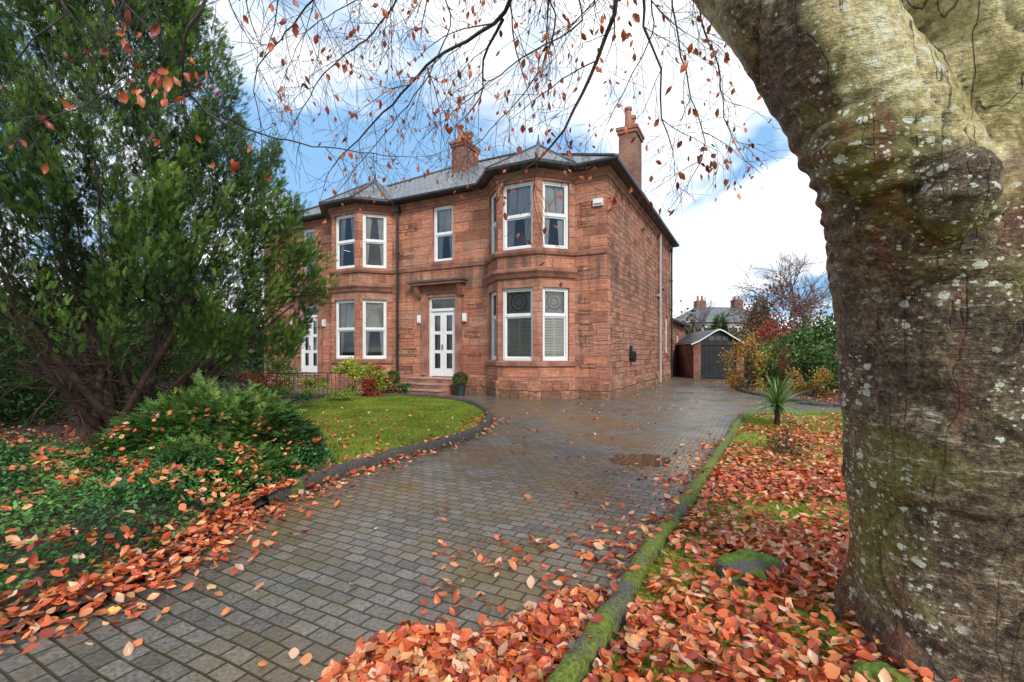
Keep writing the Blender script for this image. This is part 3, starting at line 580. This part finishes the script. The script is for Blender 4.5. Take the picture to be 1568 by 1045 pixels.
def spots(scale,thr,seed,rad=.42):
    mp=nt.nodes.new('ShaderNodeMapping'); mp.inputs['Location'].default_value=(seed,seed*2,0); mp.inputs['Scale'].default_value=(1,1,1.5); nt.links.new(tc,mp.inputs[0])
    v1=nt.nodes.new('ShaderNodeVectorMath'); v1.operation='MULTIPLY_ADD'; nt.links.new(fi,v1.inputs[0]); v1.inputs[1].default_value=(.07,.07,.07); nt.links.new(mp.outputs[0],v1.inputs[2])
    vo=nd(nt,'ShaderNodeTexVoronoi',Scale=scale); nt.links.new(v1.outputs[0],vo.inputs['Vector'])
    s2=nt.nodes.new('ShaderNodeSeparateColor'); nt.links.new(vo.outputs['Color'],s2.inputs[0])
    lim=math_(nt,'MULTIPLY',math_(nt,'GREATER_THAN',s2.outputs[0],thr),s2.outputs[1])
    return math_(nt,'LESS_THAN',vo.outputs['Distance'],math_(nt,'MULTIPLY',lim,rad))
patch=ramp(nt,noi(nt,tc,1.5,2),[(.44,0),(.5,1)])
sp=math_(nt,'MULTIPLY',math_(nt,'MAXIMUM',spots(15,.5,0),spots(32,.45,3.1)),patch)
base=mix(nt,base,(.70,.72,.60),math_(nt,'MULTIPLY',sp,.9))
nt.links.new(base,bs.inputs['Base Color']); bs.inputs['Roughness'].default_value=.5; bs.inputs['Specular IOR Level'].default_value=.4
h=math_(nt,'ADD',math_(nt,'ADD',math_(nt,'MULTIPLY',wr,.6),math_(nt,'MULTIPLY',wr2,.6)),math_(nt,'ADD',math_(nt,'MULTIPLY',fi,.7),math_(nt,'MULTIPLY',crk,.3))); bump(nt,h,bs,.9,.03)
me2.materials.clear(); me2.materials.append(m)
o=bpy.data.objects.new('trunk',me2); scene.collection.objects.link(o); o.parent=beech
tb=Tube(); tips=[]
def twig(p,d,L_,r,lev,droop=-.05):
    n=max(3,int(L_/.09)); pts,rad=limb(p,d,L_,r,max(r*.35,.0018),n,.20 if lev<2 else .27,droop)
    tb.add(pts,rad,5 if lev<1 else 3)
    if random.random()<.5: tips.append(pts[random.randint(1,n)])
    if lev>=3:
        tips.append(pts[-1]); return
    gap=.15 if lev<2 else .12
    cnt=int(L_/gap)
    for i in range(cnt):
        k=min(n-1,max(1,int((i+.6)/cnt*n))); t=(pts[k+1]-pts[k]).normalized(); s=rv(); s=(s-t*s.dot(t)).normalized()
        dd=(t*.75+s*.75+Vector((0,0,-.15))).normalized(); rem=L_*(1-k/n)
        twig(pts[k],dd,(.26+.5*rem)*random.uniform(.5,.95),max(rad[k]*.6,.0019),lev+1,droop*1.1)
def mainb(pix,r0,r1,origin=None,sub=1.0,dens=.2,side=.95):
    P=[W(*q) for q in pix]
    if origin: P=[Vector(origin)]+P
    Q=[Vector(q) for q in cr(P,.12)]
    for i in range(1,len(Q)-1): Q[i]=Q[i]+rv()*.014
    n=len(Q); R=[r0+(r1-r0)*(i/(n-1))**.7 for i in range(n)]; tb.add(Q,R,6)
    cum=0
    for i in range(1,n-1):
        cum+=(Q[i+1]-Q[i]).length
        if Q[i].z>CH+ .9*Q[i].y:
            if random.random()>.25: continue
        if cum>dens:
            cum=0; t=(Q[i+1]-Q[i]).normalized(); s=rv(); s=(s-t*s.dot(t)).normalized()
            twig(Q[i],(t*.7+s*side+Vector((0,0,-.3))).normalized(),sub*random.uniform(.45,1.2),max(.0045,R[i]*.45),1)
    twig(Q[-1],Q[-1]-Q[-2],sub*.6,r1,1)
OL=(.6,2.5,4.4); OR=(2.5,3.1,5.3)
random.seed(77)
mainb([(800,-60,3.6),(772,20,4.0),(715,62,4.3),(655,100,4.6),(600,160,4.9),(560,200,5.1),(510,255,5.3)],.032,.006,OL,.95)
mainb([(770,30,4.1),(740,90,4.5),(735,150,4.8),(700,190,5.0)],.016,.004,None,.8)
mainb([(950,-60,3.3),(940,20,3.5),(912,95,3.7),(880,170,3.9),(845,225,4.1),(800,262,4.3)],.032,.007,OL,.8)
mainb([(985,-60,3.2),(988,40,3.4),(1010,105,3.5),(1012,180,3.7),(1030,230,3.9)],.022,.004,OL,.7)
mainb([(1080,-80,4.6),(1075,30,5.0),(1100,100,5.4),(1110,180,5.8),(1130,230,6.0)],.02,.005,OR,.9)
mainb([(640,-60,4.4),(600,10,4.8),(560,60,5.2),(500,110,5.6),(450,190,6.0)],.022,.005,OL,.9)
mainb([(520,-60,3.6),(480,0,4.0),(430,60,4.4),(390,120,4.7),(400,200,5)],.018,.004,OL,.8)
mainb([(330,-60,3.0),(318,0,3.1),(290,45,3.2),(278,90,3.3),(296,150,3.5),(345,190,3.6)],.028,.008,OL,.75,.16)
mainb([(200,-60,3.6),(240,60,3.7),(200,110,3.8),(130,160,3.9),(60,190,4.0)],.014,.004,OL,.8,.16)
mainb([(150,-60,3.2),(100,20,3.3),(50,60,3.4),(20,100,3.5),(-10,90,3.6)],.016,.004,OL,.7,.16)
mainb([(860,-60,5.0),(850,40,5.5),(820,120,6.0),(760,190,6.5),(720,230,6.8)],.022,.005,OR,1.0,.2)
mainb([(1010,-60,5.2),(1000,50,5.8),(960,130,6.4),(930,190,6.8)],.022,.005,OR,1.0,.2)
mainb([(340,180,3.7),(420,210,4.2),(520,230,4.8),(620,240,5.4)],.009,.004,None,.6,.2)
mainb([(700,-60,6.0),(690,40,6.4),(640,140,6.8),(560,240,7.2),(520,290,7.4)],.022,.005,OR,1.0,.2)
mainb([(900,-60,4.4),(890,30,4.7),(800,90,5.0),(730,140,5.2),(660,200,5.4)],.02,.004,OR,.9,.18)
mainb([(1050,-60,4.0),(1040,60,4.2),(1060,150,4.4),(1080,220,4.6),(1060,270,4.8)],.016,.004,OR,.8,.18)
mainb([(760,-60,5.4),(600,-20,5.8),(480,40,6.0),(430,130,6.2)],.02,.004,OR,.9,.2)
tb.obj('hanging_branches',m_twig,beech)
tp=[t for t in tips if random.random()<min(.3,900/len(tips))*(.45 if t.x<-1.9 else 1)]
for i in range(24): tp.append(W(random.gauss(255,30),random.gauss(125,20),random.uniform(2.6,3.3)))
for cx_,cy_,dd_ in ((1065,225,4.6),(1110,270,5),(1085,250,4.4),(960,45,3.4),(835,225,4.1),(1140,240,5.5),(690,195,5)):
    for i in range(8): tp.append(W(random.gauss(cx_,18),random.gauss(cy_,18),dd_+random.uniform(-.1,.1)))
N=len(tp)
d=np.stack([rng.normal(0,.5,N),rng.normal(0,.5,N),-np.ones(N)],1); s=rng.uniform(.055,.09,N); up=rng.normal(0,1,(N,3))
scatter('clinging_leaves',LV,LF,np.array([tuple(t) for t in tp]),basis(d,up),np.stack([s*.9,s,s*2.0],1),np.stack([rng.uniform(0.05,.7,N),rng.uniform(.5,.9,N),np.zeros(N)],1),m_leaf,beech)
# ---------------------------------------------------------------- sprays / foliage
def spraytemplate(n=8,w=.085,ll=.42):
    V=[];T=[]
    def dia(p,ang,l,wd,z):
        i=len(V); dx,dy=math.sin(ang),math.cos(ang)
        V.extend([(p[0],p[1],z),(p[0]+dx*l*.5-dy*wd,p[1]+dy*l*.5+dx*wd,z+.03),(p[0]+dx*l*.5+dy*wd,p[1]+dy*l*.5-dx*wd,z+.03),(p[0]+dx*l,p[1]+dy*l,z)]); T.extend([(i,i+3,i+1),(i,i+2,i+3)])
    dia((0,0),0,1,w*.8,0)
    for k in range(n-1):
        t=.1+.8*k/(n-1); sgn=1 if k%2 else -1; dia((0,t),sgn*(.75-.2*t),ll*(1-.55*t),w,random.uniform(-.06,.08))
    return V,T
SV,ST=spraytemplate(11,.046,.40); SF,SFT=spraytemplate(8,.05)
m_con=leafmat('conifer_foliage',[(0,(.024,.052,.012)),(.4,(.07,.14,.026)),(.75,(.17,.28,.045)),(1,(.28,.39,.08))],.6,.1,.2)
con=empty('cypress_tree')
CX,CY=-6.45,7.8
def crad(z):
    if z<2.8: return 2.6 if z>1.5 else 2.3
    return 2.6*max(0,1-((z-2.8)/6.6)**1.2)
cl=[]; ax=[]; inn=[]
while len(cl)<1250:
    z=random.uniform(.9,9.3); a=random.uniform(0,2*math.pi); R=crad(z)
    if random.random()>R/2.6+.12: continue
    if z<1.35 and math.cos(a)>-.45: continue
    lump=1+.24*noise.noise(Vector((math.cos(a)*1.7,math.sin(a)*1.7,z*.8)))+.12*noise.noise(Vector((math.cos(a)*5,math.sin(a)*5,z*2)))
    f=random.choice([1,1,1,1,.92,.8,.65,.5]); rr=R*lump*f
    if z<2.0 and f<.9: continue
    if z<1.9 and math.sin(a)<-.5 and math.cos(a)>-.45 and random.random()<.6: continue
    if math.cos(a)<0: rr*=1.12
    cl.append((CX+rr*math.cos(a),CY+rr*.95*math.sin(a),z)); ax.append((math.cos(a)*.45,math.sin(a)*.45,1.0)); inn.append(f)
cl=np.array(cl); ax=nrmz(np.array(ax)); inn=np.array(inn); K=len(cl); PER=62
idx=np.repeat(np.arange(K),PER); N=len(idx)
size=rng.uniform(.6,1.25,K)[idx]
off=rng.normal(0,1,(N,3)); off=nrmz(off)*np.cbrt(rng.random(N))[:,None]*.175
along=rng.uniform(-.35,.42,N)
shr=np.clip(1.0-1.3*np.maximum(along,0),.2,1)
pos=cl[idx]+(off*shr[:,None]+ax[idx]*along[:,None])*size[:,None]
dirs=nrmz(ax[idx]*.9+off*3.2+rng.normal(0,.25,(N,3)))
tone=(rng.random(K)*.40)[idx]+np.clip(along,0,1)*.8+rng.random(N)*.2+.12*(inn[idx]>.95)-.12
sl=rng.uniform(.08,.15,N)
scatter('foliage',SV,ST,pos,basis(dirs,rng.normal(0,1,(N,3))),sl,np.stack([np.clip(tone,0,1),rng.uniform(.7,1.2,N)*np.where(inn[idx]<.85,.5,1),0*tone],1),m_con,con)  # inner sprays get a darker colour, painting in the crown's interior shade
st=Tube(); base=Vector((-6.1,7.35,0))
m_stem=simple('conifer_stem',(.03,.018,.012),(.10,.055,.035),5,.85,.6,.02)
for i in range(34):
    a=random.uniform(0,2*math.pi); sp=random.uniform(.3,2.2); tgt=Vector((CX+sp*math.cos(a)*1.0,CY+sp*math.sin(a)*.9,random.uniform(1.9,4.5)))
    b0=base+Vector((random.uniform(-.35,.35),random.uniform(-.2,.3),0)); d=(tgt-b0)
    pts,rad=limb(b0,Vector((d.x*1.3,d.y*1.3,d.z*.7)),d.length,random.uniform(.03,.08),.012,14,.06,.02); st.add(pts,rad,7)
    for k in range(3,13):
        for _ in range(2):
            q,r=limb(pts[k],rv()+Vector((0,0,.2)),random.uniform(.4,1.1),.012,.003,6,.25,0); st.add(q,r,4)
st.obj('stems',m_stem,con)
m_jun=leafmat('juniper_foliage',[(0,(.03,.08,.02)),(.5,(.09,.20,.04)),(.85,(.18,.31,.06)),(1,(.28,.40,.08))],.55,.1,.3)
jun=empty('juniper_shrub')
def mound(name,parent,c,r,h,n,mat,sl,arch=1.0,seed=0,tmpl=(SF,SFT),lo=0.05):
    a=rng.uniform(0,2*np.pi,n); q=np.sqrt(rng.random(n))
    ln=1+.22*np.array([noise.noise(Vector((math.cos(t)*1.7,math.sin(t)*1.7,seed))) for t in a])
    x=c[0]+r[0]*q*ln*np.cos(a); y=c[1]+r[1]*q*ln*np.sin(a)
    P=np.stack([x,y],1); hh=h*np.sqrt(np.clip(1-q**2.4,0,1))*(1+.5*nz(P,2.6,seed)+.35*nz(P,7,seed)); z=lo+hh*rng.uniform(.55,1.05,n)
    d=np.stack([np.cos(a)*q+rng.normal(0,.35,n),np.sin(a)*q+rng.normal(0,.35,n),.5*(1-q)*arch-.05+rng.normal(0,.3,n)],1)
    up=np.stack([rng.normal(0,.4,n),rng.normal(0,.4,n),np.ones(n)],1)
    tone=np.clip(.2+.45*(z-lo)/max(h,.01)+1.0*nz(P,4,seed+9)+rng.normal(0,.15,n),0,1)
    return scatter(name,tmpl[0],tmpl[1],np.stack([x,y,z],1),basis(d,up),rng.uniform(*sl,n),np.stack([tone,rng.uniform(.6,1.2,n),0*z],1),mat,parent)
mound('foliage',jun,(-3.75,5.85),(1.3,.9),.80,13000,m_jun,(.08,.18),1,1)
mound('foliage_skirt',jun,(-3.3,5.05),(.85,.55),.42,6000,m_jun,(.07,.15),1,2)
m_gc=leafmat('groundcover_leaves',[(0,(.02,.08,.02)),(.5,(.07,.21,.04)),(.9,(.20,.36,.06)),(1,(.36,.40,.08))],.4,.1,.5)
P=rnd(75000,-9,-2.2,1.5,6.0); k=(P[:,0]<Lx(P[:,1])-.14+.12*nz(P,2.5,41))&(P[:,0]>-1.25*P[:,1]-1.2); P=P[k]; P=P[(rng.random(len(P))<.85+.6*nz(P,1.2,8))]
def gch(P):
    e=np.clip((Lx(P[:,1])-P[:,0])/.5,0.15,1); return (.07+e*(.28+.18*nz(P,1.1,7)+.12*nz(P,4,6)))
z=gch(P)*rng.uniform(.45,1.1,len(P)); N=len(P); a=rng.uniform(0,6.28,N)
d=np.stack([np.cos(a),np.sin(a),rng.normal(.25,.4,N)],1); up=np.stack([rng.normal(0,.5,N),rng.normal(0,.5,N),np.ones(N)],1)
s=rng.uniform(.028,.055,N)
scatter('groundcover_plant',LV,LF,np.column_stack([P,z]),basis(d,up),np.stack([s*.8,s,s],1),np.stack([np.clip(.4+.8*nz(P,2,5)+rng.normal(0,.2,N),0,1),rng.uniform(.6,1.2,N),0*z],1),m_gc)
P=rnd(8500,-8,-2.3,1.6,6.0); P=P[(P[:,0]<Lx(P[:,1])-.02)&(P[:,0]>-1.25*P[:,1]-1.2)]; P=P[rng.random(len(P))<np.clip(.16+1.1*nz(P,1.6,55)+.9*np.exp(-(Lx(P[:,1])-P[:,0])/.22),0,1)]
fallen('leaves_on_groundcover',np.column_stack([P,gch(P)*1.05+rng.uniform(0,.03,len(P))]),.5)
a=rng.uniform(0,6.28,200); q=rng.random(200)**.5; P=np.stack([-3.7+1.15*q*np.cos(a),5.5+.8*q*np.sin(a)],1); fallen('leaves_on_juniper',np.column_stack([P,.12+.7*np.sqrt(1-q**2.4)]),.6)
# ---------------------------------------------------------------- shrubs
def bush(name,c,r,n,stops,ls,kind='leaf',stems=True,tone=0):
    e=empty(name); mt=leafmat(name+'_leaf',stops,.5,.1)
    K=max(10,int(26*r[0]*r[2])); K=min(K,90); cc=nrmz(rng.normal(0,1,(K,3)))*np.cbrt(rng.uniform(.25,1,K))[:,None]
    idx=rng.integers(0,K,n); dl=rng.normal(0,1,(n,3))*.17
    q=cc[idx]+dl; pos=np.array(c)+q*np.array(r); pos[:,2]=np.maximum(pos[:,2],.06)
    d=nrmz(q+rng.normal(0,.8,(n,3))+np.array([0,0,.2])); s=rng.uniform(ls*.6,ls*1.3,n)
    tn=np.clip((rng.random(K))[idx]*.6+rng.random(n)*.4+tone,0,1)
    tv,tf=(LV,LF) if kind=='leaf' else (SV,ST)
    scatter('leaves',tv,tf,pos,basis(d,rng.normal(0,1,(n,3))),s,np.stack([tn,rng.uniform(.65,1.2,n),0*tn],1),mt,e)
    if stems:
        t=Tube()
        for i in range(14):
            b0=Vector((c[0]+random.uniform(-.12,.12)*r[0],c[1]+random.uniform(-.12,.12)*r[1],.02)); q=cc[random.randrange(K)]; tg=Vector((c[0]+q[0]*r[0],c[1]+q[1]*r[1],c[2]+q[2]*r[2])); dv=tg-b0
            pts,rad=limb(b0,dv,dv.length,.012+.01*r[2],.004,7,.1,0); t.add(pts,rad,4)
        t.obj('stems',m_twig,e)
GR=[(0,(.035,.08,.022)),(.5,(.075,.155,.035)),(1,(.15,.25,.06))]; YG=[(0,(.12,.18,.02)),(.5,(.28,.36,.035)),(1,(.5,.55,.07))]; OGR=[(0,(.20,.12,.02)),(.5,(.45,.24,.04)),(1,(.55,.42,.08))]; RD=[(0,(.16,.025,.02)),(.5,(.40,.07,.04)),(1,(.45,.19,.05))]
bush('golden_shrub',(-4.9,15.0,.62),(.75,.5,.5),2600,YG,.08)
bush('red_shrub',(-4.35,14.9,.5),(.6,.45,.48),2100,RD,.07)
bush('evergreen_shrub',(-3.75,15.3,.25),(.45,.3,.2),1200,GR,.06)
bush('evergreen_shrub',(-6.6,14.6,.4),(.7,.5,.35),1600,YG,.06)
bush('low_shrub',(-6.3,12.5,.25),(.8,.5,.22),1500,GR,.06)
bush('red_shrub',(-7.4,13.6,.55),(.9,.6,.5),1600,RD,.06)
bush('low_shrub',(-8.2,15.5,.6),(1.2,.8,.6),2600,GR,.07)
bush('heather_shrub',(-5.7,10.8,.14),(.5,.4,.12),700,YG,.05)
bush('heather_shrub',(-4.9,13.6,.2),(.5,.3,.16),800,YG,.05)
bush('laurel_shrub',(-10.4,9.6,1.0),(1.9,1.1,1.1),7000,GR,.11)
bush('laurel_shrub',(-13.2,12.5,1.4),(2.6,1.2,1.5),8000,GR,.14)
bush('laurel_shrub',(-9.6,12.6,.8),(1.4,.8,.8),4000,GR,.10)
bush('autumn_shrub',(8.9,17.6,1.0),(.75,.8,1.05),3200,OGR,.08)
bush('autumn_shrub',(9.5,14.8,.5),(.6,.7,.5),1700,OGR,.07)
bush('rhododendron_shrub',(10.3,17.2,1.0),(1.1,1.1,1.0),5000,GR,.11)
bush('rhododendron_shrub',(12.2,17.5,1.4),(1.6,1.2,1.4),6000,GR,.12)
bush('rhododendron_shrub',(10.6,14.2,.6),(1.0,.7,.6),3000,GR,.09)
bush('red_shrub',(11.2,20,1.5),(1.0,.8,1.3),2600,RD,.1)
bush('small_azalea_shrub',(3.85,6.6,.22),(.22,.22,.26),420,[(0,(.08,.06,.02)),(.5,(.18,.12,.03)),(1,(.25,.06,.03))],.05)
bush('garden_hedge',(14.0,27,1.2),(3.2,1.0,1.25),7000,GR,.12)
bush('autumn_tree',(17,30,3.2),(2.2,2,2.6),4200,[(0,(.10,.04,.035)),(.5,(.18,.08,.06)),(1,(.3,.15,.08))],.14)
M['glaze']=simple('dark_glazed_pot',(.02,.03,.035),(.04,.06,.06),4,.3,0)
for (x,y,z) in ((-1.75,15.75,0),(-4.25,16.6,0)):
    e=empty('potted_topiary',(x,y,z)); b_=MB(); b_.cyl((0,0),.15,.21,.01,.3,'glaze'); b_.cyl((0,0),.225,.225,.3,.34,'glaze'); b_.obj('pot',e)
    n=1800; v=nrmz(rng.normal(0,1,(n,3)))*rng.uniform(.85,1.02,n)[:,None]*.24
    scatter('ball',LV,LF,v+np.array([0,0,.55]),basis(nrmz(v+rng.normal(0,.12,(n,3))),rng.normal(0,1,(n,3))),rng.uniform(.03,.06,n),cols(n,.6,1.2),leafmat('box_leaf',GR),e)
rl=MB()
for i in range(22):
    x=-7.6+i*.12; y=14.2+i*.03; rl.cyl((x,y),.008,.008,.05,.85,'black',6)
rl.box8([(-7.65,14.17,.8),(-5.0,14.84,.8),(-5.0,14.87,.8),(-7.65,14.2,.8),(-7.65,14.17,.83),(-5.0,14.84,.83),(-5.0,14.87,.83),(-7.65,14.2,.83)],'black'); rl.obj('garden_railing')
cd=empty('cordyline_plant'); n=190; a=rng.uniform(0,6.28,n); el=rng.uniform(.0,1.35,n)
m_cd=leafmat('cordyline_leaf',[(0,(.08,.17,.05)),(.5,(.2,.34,.1)),(1,(.42,.5,.2))],.45,.15)
V=[];T=[]
NS=6
for i in range(n):
    Lh=random.uniform(.5,.85); e=el[i]; p=Vector((5.15,9.05,.42)); d=Vector((math.cos(a[i])*math.cos(e),math.sin(a[i])*math.cos(e),math.sin(e))); sd=d.cross(Vector((0,0,1))).normalized(); b0=len(V)
    for k in range(NS+1):
        w=.017*(1-(k/NS)**2)+.001; V.append(tuple(p-sd*w)); V.append(tuple(p+sd*w)); d=(d+Vector((0,0,-.13))).normalized(); p=p+d*Lh/NS
    for k in range(NS): q=b0+2*k; T+=[(q,q+1,q+3),(q,q+3,q+2)]
c_=np.repeat(cols(n),2*(NS+1),axis=0); np_mesh('leaves',np.array(V),np.array(T),m_cd,c_,cd)
t=Tube(); t.add([Vector((5.15,9.05,0)),Vector((5.15,9.05,.25)),Vector((5.15,9.05,.48))],[.07,.05,.05],8); t.obj('stem',m_stem,cd)
def rock(c,r,seed):
    import bmesh
    bm=bmesh.new(); bmesh.ops.create_icosphere(bm,subdivisions=4,radius=1)
    for v in bm.verts:
        k=1+.3*noise.noise(v.co*1.3+Vector((seed,0,0)))+.08*noise.noise(v.co*5); v.co=Vector((v.co.x*r[0]*k+c[0],v.co.y*r[1]*k+c[1],v.co.z*r[2]*k+c[2]))
    me=bpy.data.meshes.new('rock'); bm.to_mesh(me); bm.free(); me.polygons.foreach_set('use_smooth',[True]*len(me.polygons)); me.materials.append(m_moss)
    o=bpy.data.objects.new('mossy_rock',me); scene.collection.objects.link(o)
m,nt,bs=newmat('moss_on_stone'); tc=nt.nodes.new('ShaderNodeTexCoord').outputs['Object']; ge=nt.nodes.new('ShaderNodeNewGeometry'); sp_=nt.nodes.new('ShaderNodeSeparateXYZ'); nt.links.new(ge.outputs['Normal'],sp_.inputs[0])
f=math_(nt,'ADD',sp_.outputs['Z'],math_(nt,'SUBTRACT',noi(nt,tc,6,4),.5)); base=mix(nt,(.12,.12,.11),ramp(nt,noi(nt,tc,30,4),[(.3,(.06,.10,.01)),(.7,(.18,.25,.03))]),ramp(nt,f,[(.45,0),(.65,1)])); nt.links.new(base,bs.inputs['Base Color']); bs.inputs['Roughness'].default_value=.95; bump(nt,noi(nt,tc,45,4),bs,1,.02); m_moss=m
rock((1.52,3.0,.08),(.21,.14,.13),1); rock((1.6,2.0,.03),(.16,.12,.1),4); rock((1.28,1.9,.03),(.1,.12,.07),7)
# ---------------------------------------------------------------- background
def baretree(name,base,h,r,lean=(0,0,1),lev=4,k0=6,seed=1):
    random.seed(seed); e=empty(name); t=Tube()
    def g(p,d,L_,r_,l):
        n=5; pts,rad=limb(p,d,L_,r_,r_*.55,n,.12,.03); t.add(pts,rad,6 if l==0 else 3)
        if l>=lev: return
        m_=k0 if l<lev-1 else k0+2
        for i in range(m_):
            k=random.randint(2,n); s=rv(); d2=(pts[k]-pts[k-1]).normalized(); s=(s-d2*s.dot(d2)).normalized()
            g(pts[k],d2*.8+s*.75+Vector((0,0,.12)),L_*random.uniform(.5,.78),r_*.5,l+1)
    g(Vector(base),Vector(lean),h*.38,r,0); t.obj('branches',m_bg,e)
m_bg=simple('distant_twigs',(.12,.09,.085),(.2,.15,.14),1,.9,0)
baretree('bare_tree',(22.5,38,0),12,.22,lev=5,k0=4,seed=3)
baretree('bare_tree',(28,44,0),14,.25,lev=5,k0=4,seed=5)
baretree('bare_tree',(19,45,0),9,.18,lev=4,k0=5,seed=8)
random.seed(21)
def fir(name,c,h,r,n):
    e=empty(name); z=h*(1-np.sqrt(rng.random(n)))*.98+.3; rad=r*(1-z/h)*rng.uniform(.5,1.05,n)+.05; a=rng.uniform(0,6.28,n); rad*=1+.25*np.sin(a*3+z*2)
    pos=np.stack([c[0]+rad*np.cos(a),c[1]+rad*np.sin(a),z],1); d=np.stack([np.cos(a),np.sin(a),rng.normal(.2,.4,n)],1)
    scatter('foliage',SV,ST,pos,basis(d,rng.normal(0,1,(n,3))),rng.uniform(.25,.55,n),cols(n,.6,1.1),m_con,e); t=Tube(); t.add([Vector((c[0],c[1],0)),Vector((c[0],c[1],h*.9))],[.12,.02],6); t.obj('trunk',m_stem,e)
fir('fir_tree',(17,32,0),5.0,1.3,3000); fir('fir_tree',(14.7,33,0),3.9,1.1,2000); fir('fir_tree',(-17,22,0),9,3.4,7000)
def belt(name,x0,x1,y,h,n,stops,ls):
    e=leafmat(name+'_m',stops,.7,0); K=140; cx=rng.uniform(x0,x1,K); cz=rng.uniform(.3,1,K)*h; cy=y+rng.normal(0,1.5,K); i=rng.integers(0,K,n)
    pos=np.stack([cx[i]+rng.normal(0,1.1,n),cy[i]+rng.normal(0,1,n),np.abs(cz[i]*(1+.25*np.sin(cx[i]*.5))+rng.normal(0,.6,n))*rng.uniform(.2,1,n)],1)
    scatter(name,LV,LF,pos,basis(rng.normal(0,1,(n,3)),rng.normal(0,1,(n,3))),rng.uniform(ls*.6,ls*1.4,n),np.stack([np.clip(rng.random(K)[i]*.7+rng.random(n)*.3,0,1),rng.uniform(.6,1.2,n),np.zeros(n)],1),e)
belt('distant_tree_belt',12,60,48,4.2,26000,[(0,(.05,.06,.03)),(.4,(.12,.09,.05)),(.7,(.2,.10,.06)),(1,(.10,.14,.05))],.4)
belt('distant_hedge',-60,-12,26,4.5,26000,[(0,(.03,.06,.02)),(.6,(.07,.11,.04)),(1,(.18,.1,.06))],.45)
dh=empty('distant_house',(22.5,58,0),.1); q=MB(); M['render']=simple('grey_render',(.35,.33,.3),(.45,.43,.4),1,.9,0)
q.box(0,11,0,8,0,5.2,'render')
for i in range(3):
    q.box(1.2+i*3.4,2.6+i*3.4,-.05,-.01,3.2,4.6,'white'); q.box(1.35+i*3.4,2.45+i*3.4,-.07,-.05,3.35,4.45,'room')
rf=q; slope([(-.4,-.4,5.2),(11.4,-.4,5.2),(8.5,4,7.4),(2.5,4,7.4)],(0,0,0),(1,0,0)); slope([(11.4,-.4,5.2),(11.4,8.4,5.2),(8.5,4,7.4)],(0,0,0),(0,1,0)); slope([(-.4,8.4,5.2),(-.4,-.4,5.2),(2.5,4,7.4)],(0,1,0),(0,0,0))
q.box(2.4,3.6,3.5,4.5,6.8,8.2,'brick'); q.box(7.6,8.8,3.5,4.5,6.8,8.4,'brick')
for x in (2.7,3.3,7.9,8.5): q.cyl((x,4),.16,.13,8.2,8.9,'pot',8)
q.obj('house_body',dh)
bw=MB(); bw.box(13.0,30,28.6,28.9,0,1.5,'brick'); bw.box(12.9,30,28.55,28.95,1.5,1.6,'trim'); bw.obj('garden_wall')
# ---------------------------------------------------------------- sky, sun, camera
S=Vector((.30,-.80,.62)).normalized(); el=math.asin(S.z); az=math.atan2(S.x,S.y)
w=bpy.data.worlds.new('World'); scene.world=w; w.use_nodes=True; nt=w.node_tree; bg=nt.nodes['Background']
sky=nt.nodes.new('ShaderNodeTexSky'); sky.sky_type='NISHITA'; sky.sun_disc=False; sky.sun_elevation=el; sky.sun_rotation=az
tc=nt.nodes.new('ShaderNodeTexCoord').outputs['Generated']; sep=nt.nodes.new('ShaderNodeSeparateXYZ'); nt.links.new(tc,sep.inputs[0])
zz=math_(nt,'ADD',math_(nt,'MAXIMUM',sep.outputs['Z'],0),.32)
cb=nt.nodes.new('ShaderNodeCombineXYZ'); nt.links.new(math_(nt,'DIVIDE',sep.outputs['X'],zz),cb.inputs[0]); nt.links.new(math_(nt,'DIVIDE',sep.outputs['Y'],zz),cb.inputs[1]); cb.inputs[2].default_value=5.1
cn=noi(nt,cb.outputs[0],1.9,4,.58,.3); cn2=noi(nt,cb.outputs[0],3.2,4,.5)
hz=math_(nt,'MULTIPLY',math_(nt,'SUBTRACT',.25,math_(nt,'MINIMUM',sep.outputs['Z'],.25)),.30)
mask=ramp(nt,math_(nt,'ADD',cn,hz),[(.43,0),(.57,1)])
cloud=ramp(nt,cn2,[(.3,(6.2,6.6,7.2)),(.6,(10.8,10.9,11.0))])
blue=mix(nt,sky.outputs[0],(2.2,4.2,6.9),.85)
nt.links.new(mix(nt,blue,cloud,mask),bg.inputs[0]); bg.inputs[1].default_value=.15
sl=bpy.data.lights.new('sun','SUN'); sl.energy=2.6; sl.angle=math.radians(14); sl.color=(1,.95,.88); so=bpy.data.objects.new('sun',sl); so.rotation_euler=(-S).to_track_quat('-Z','Y').to_euler(); scene.collection.objects.link(so)
cam=bpy.data.cameras.new('camera'); cam.lens=36*F/1568; cam.sensor_width=36; cam.clip_end=3000; cam.clip_start=.05; cam.shift_y=15.5/1568
co=bpy.data.objects.new('camera',cam); co.location=(0,0,CH); co.rotation_euler=(math.pi/2,0,0); scene.collection.objects.link(co); scene.camera=co
scene.view_settings.view_transform='Standard'; scene.view_settings.look='None'; scene.view_settings.exposure=0
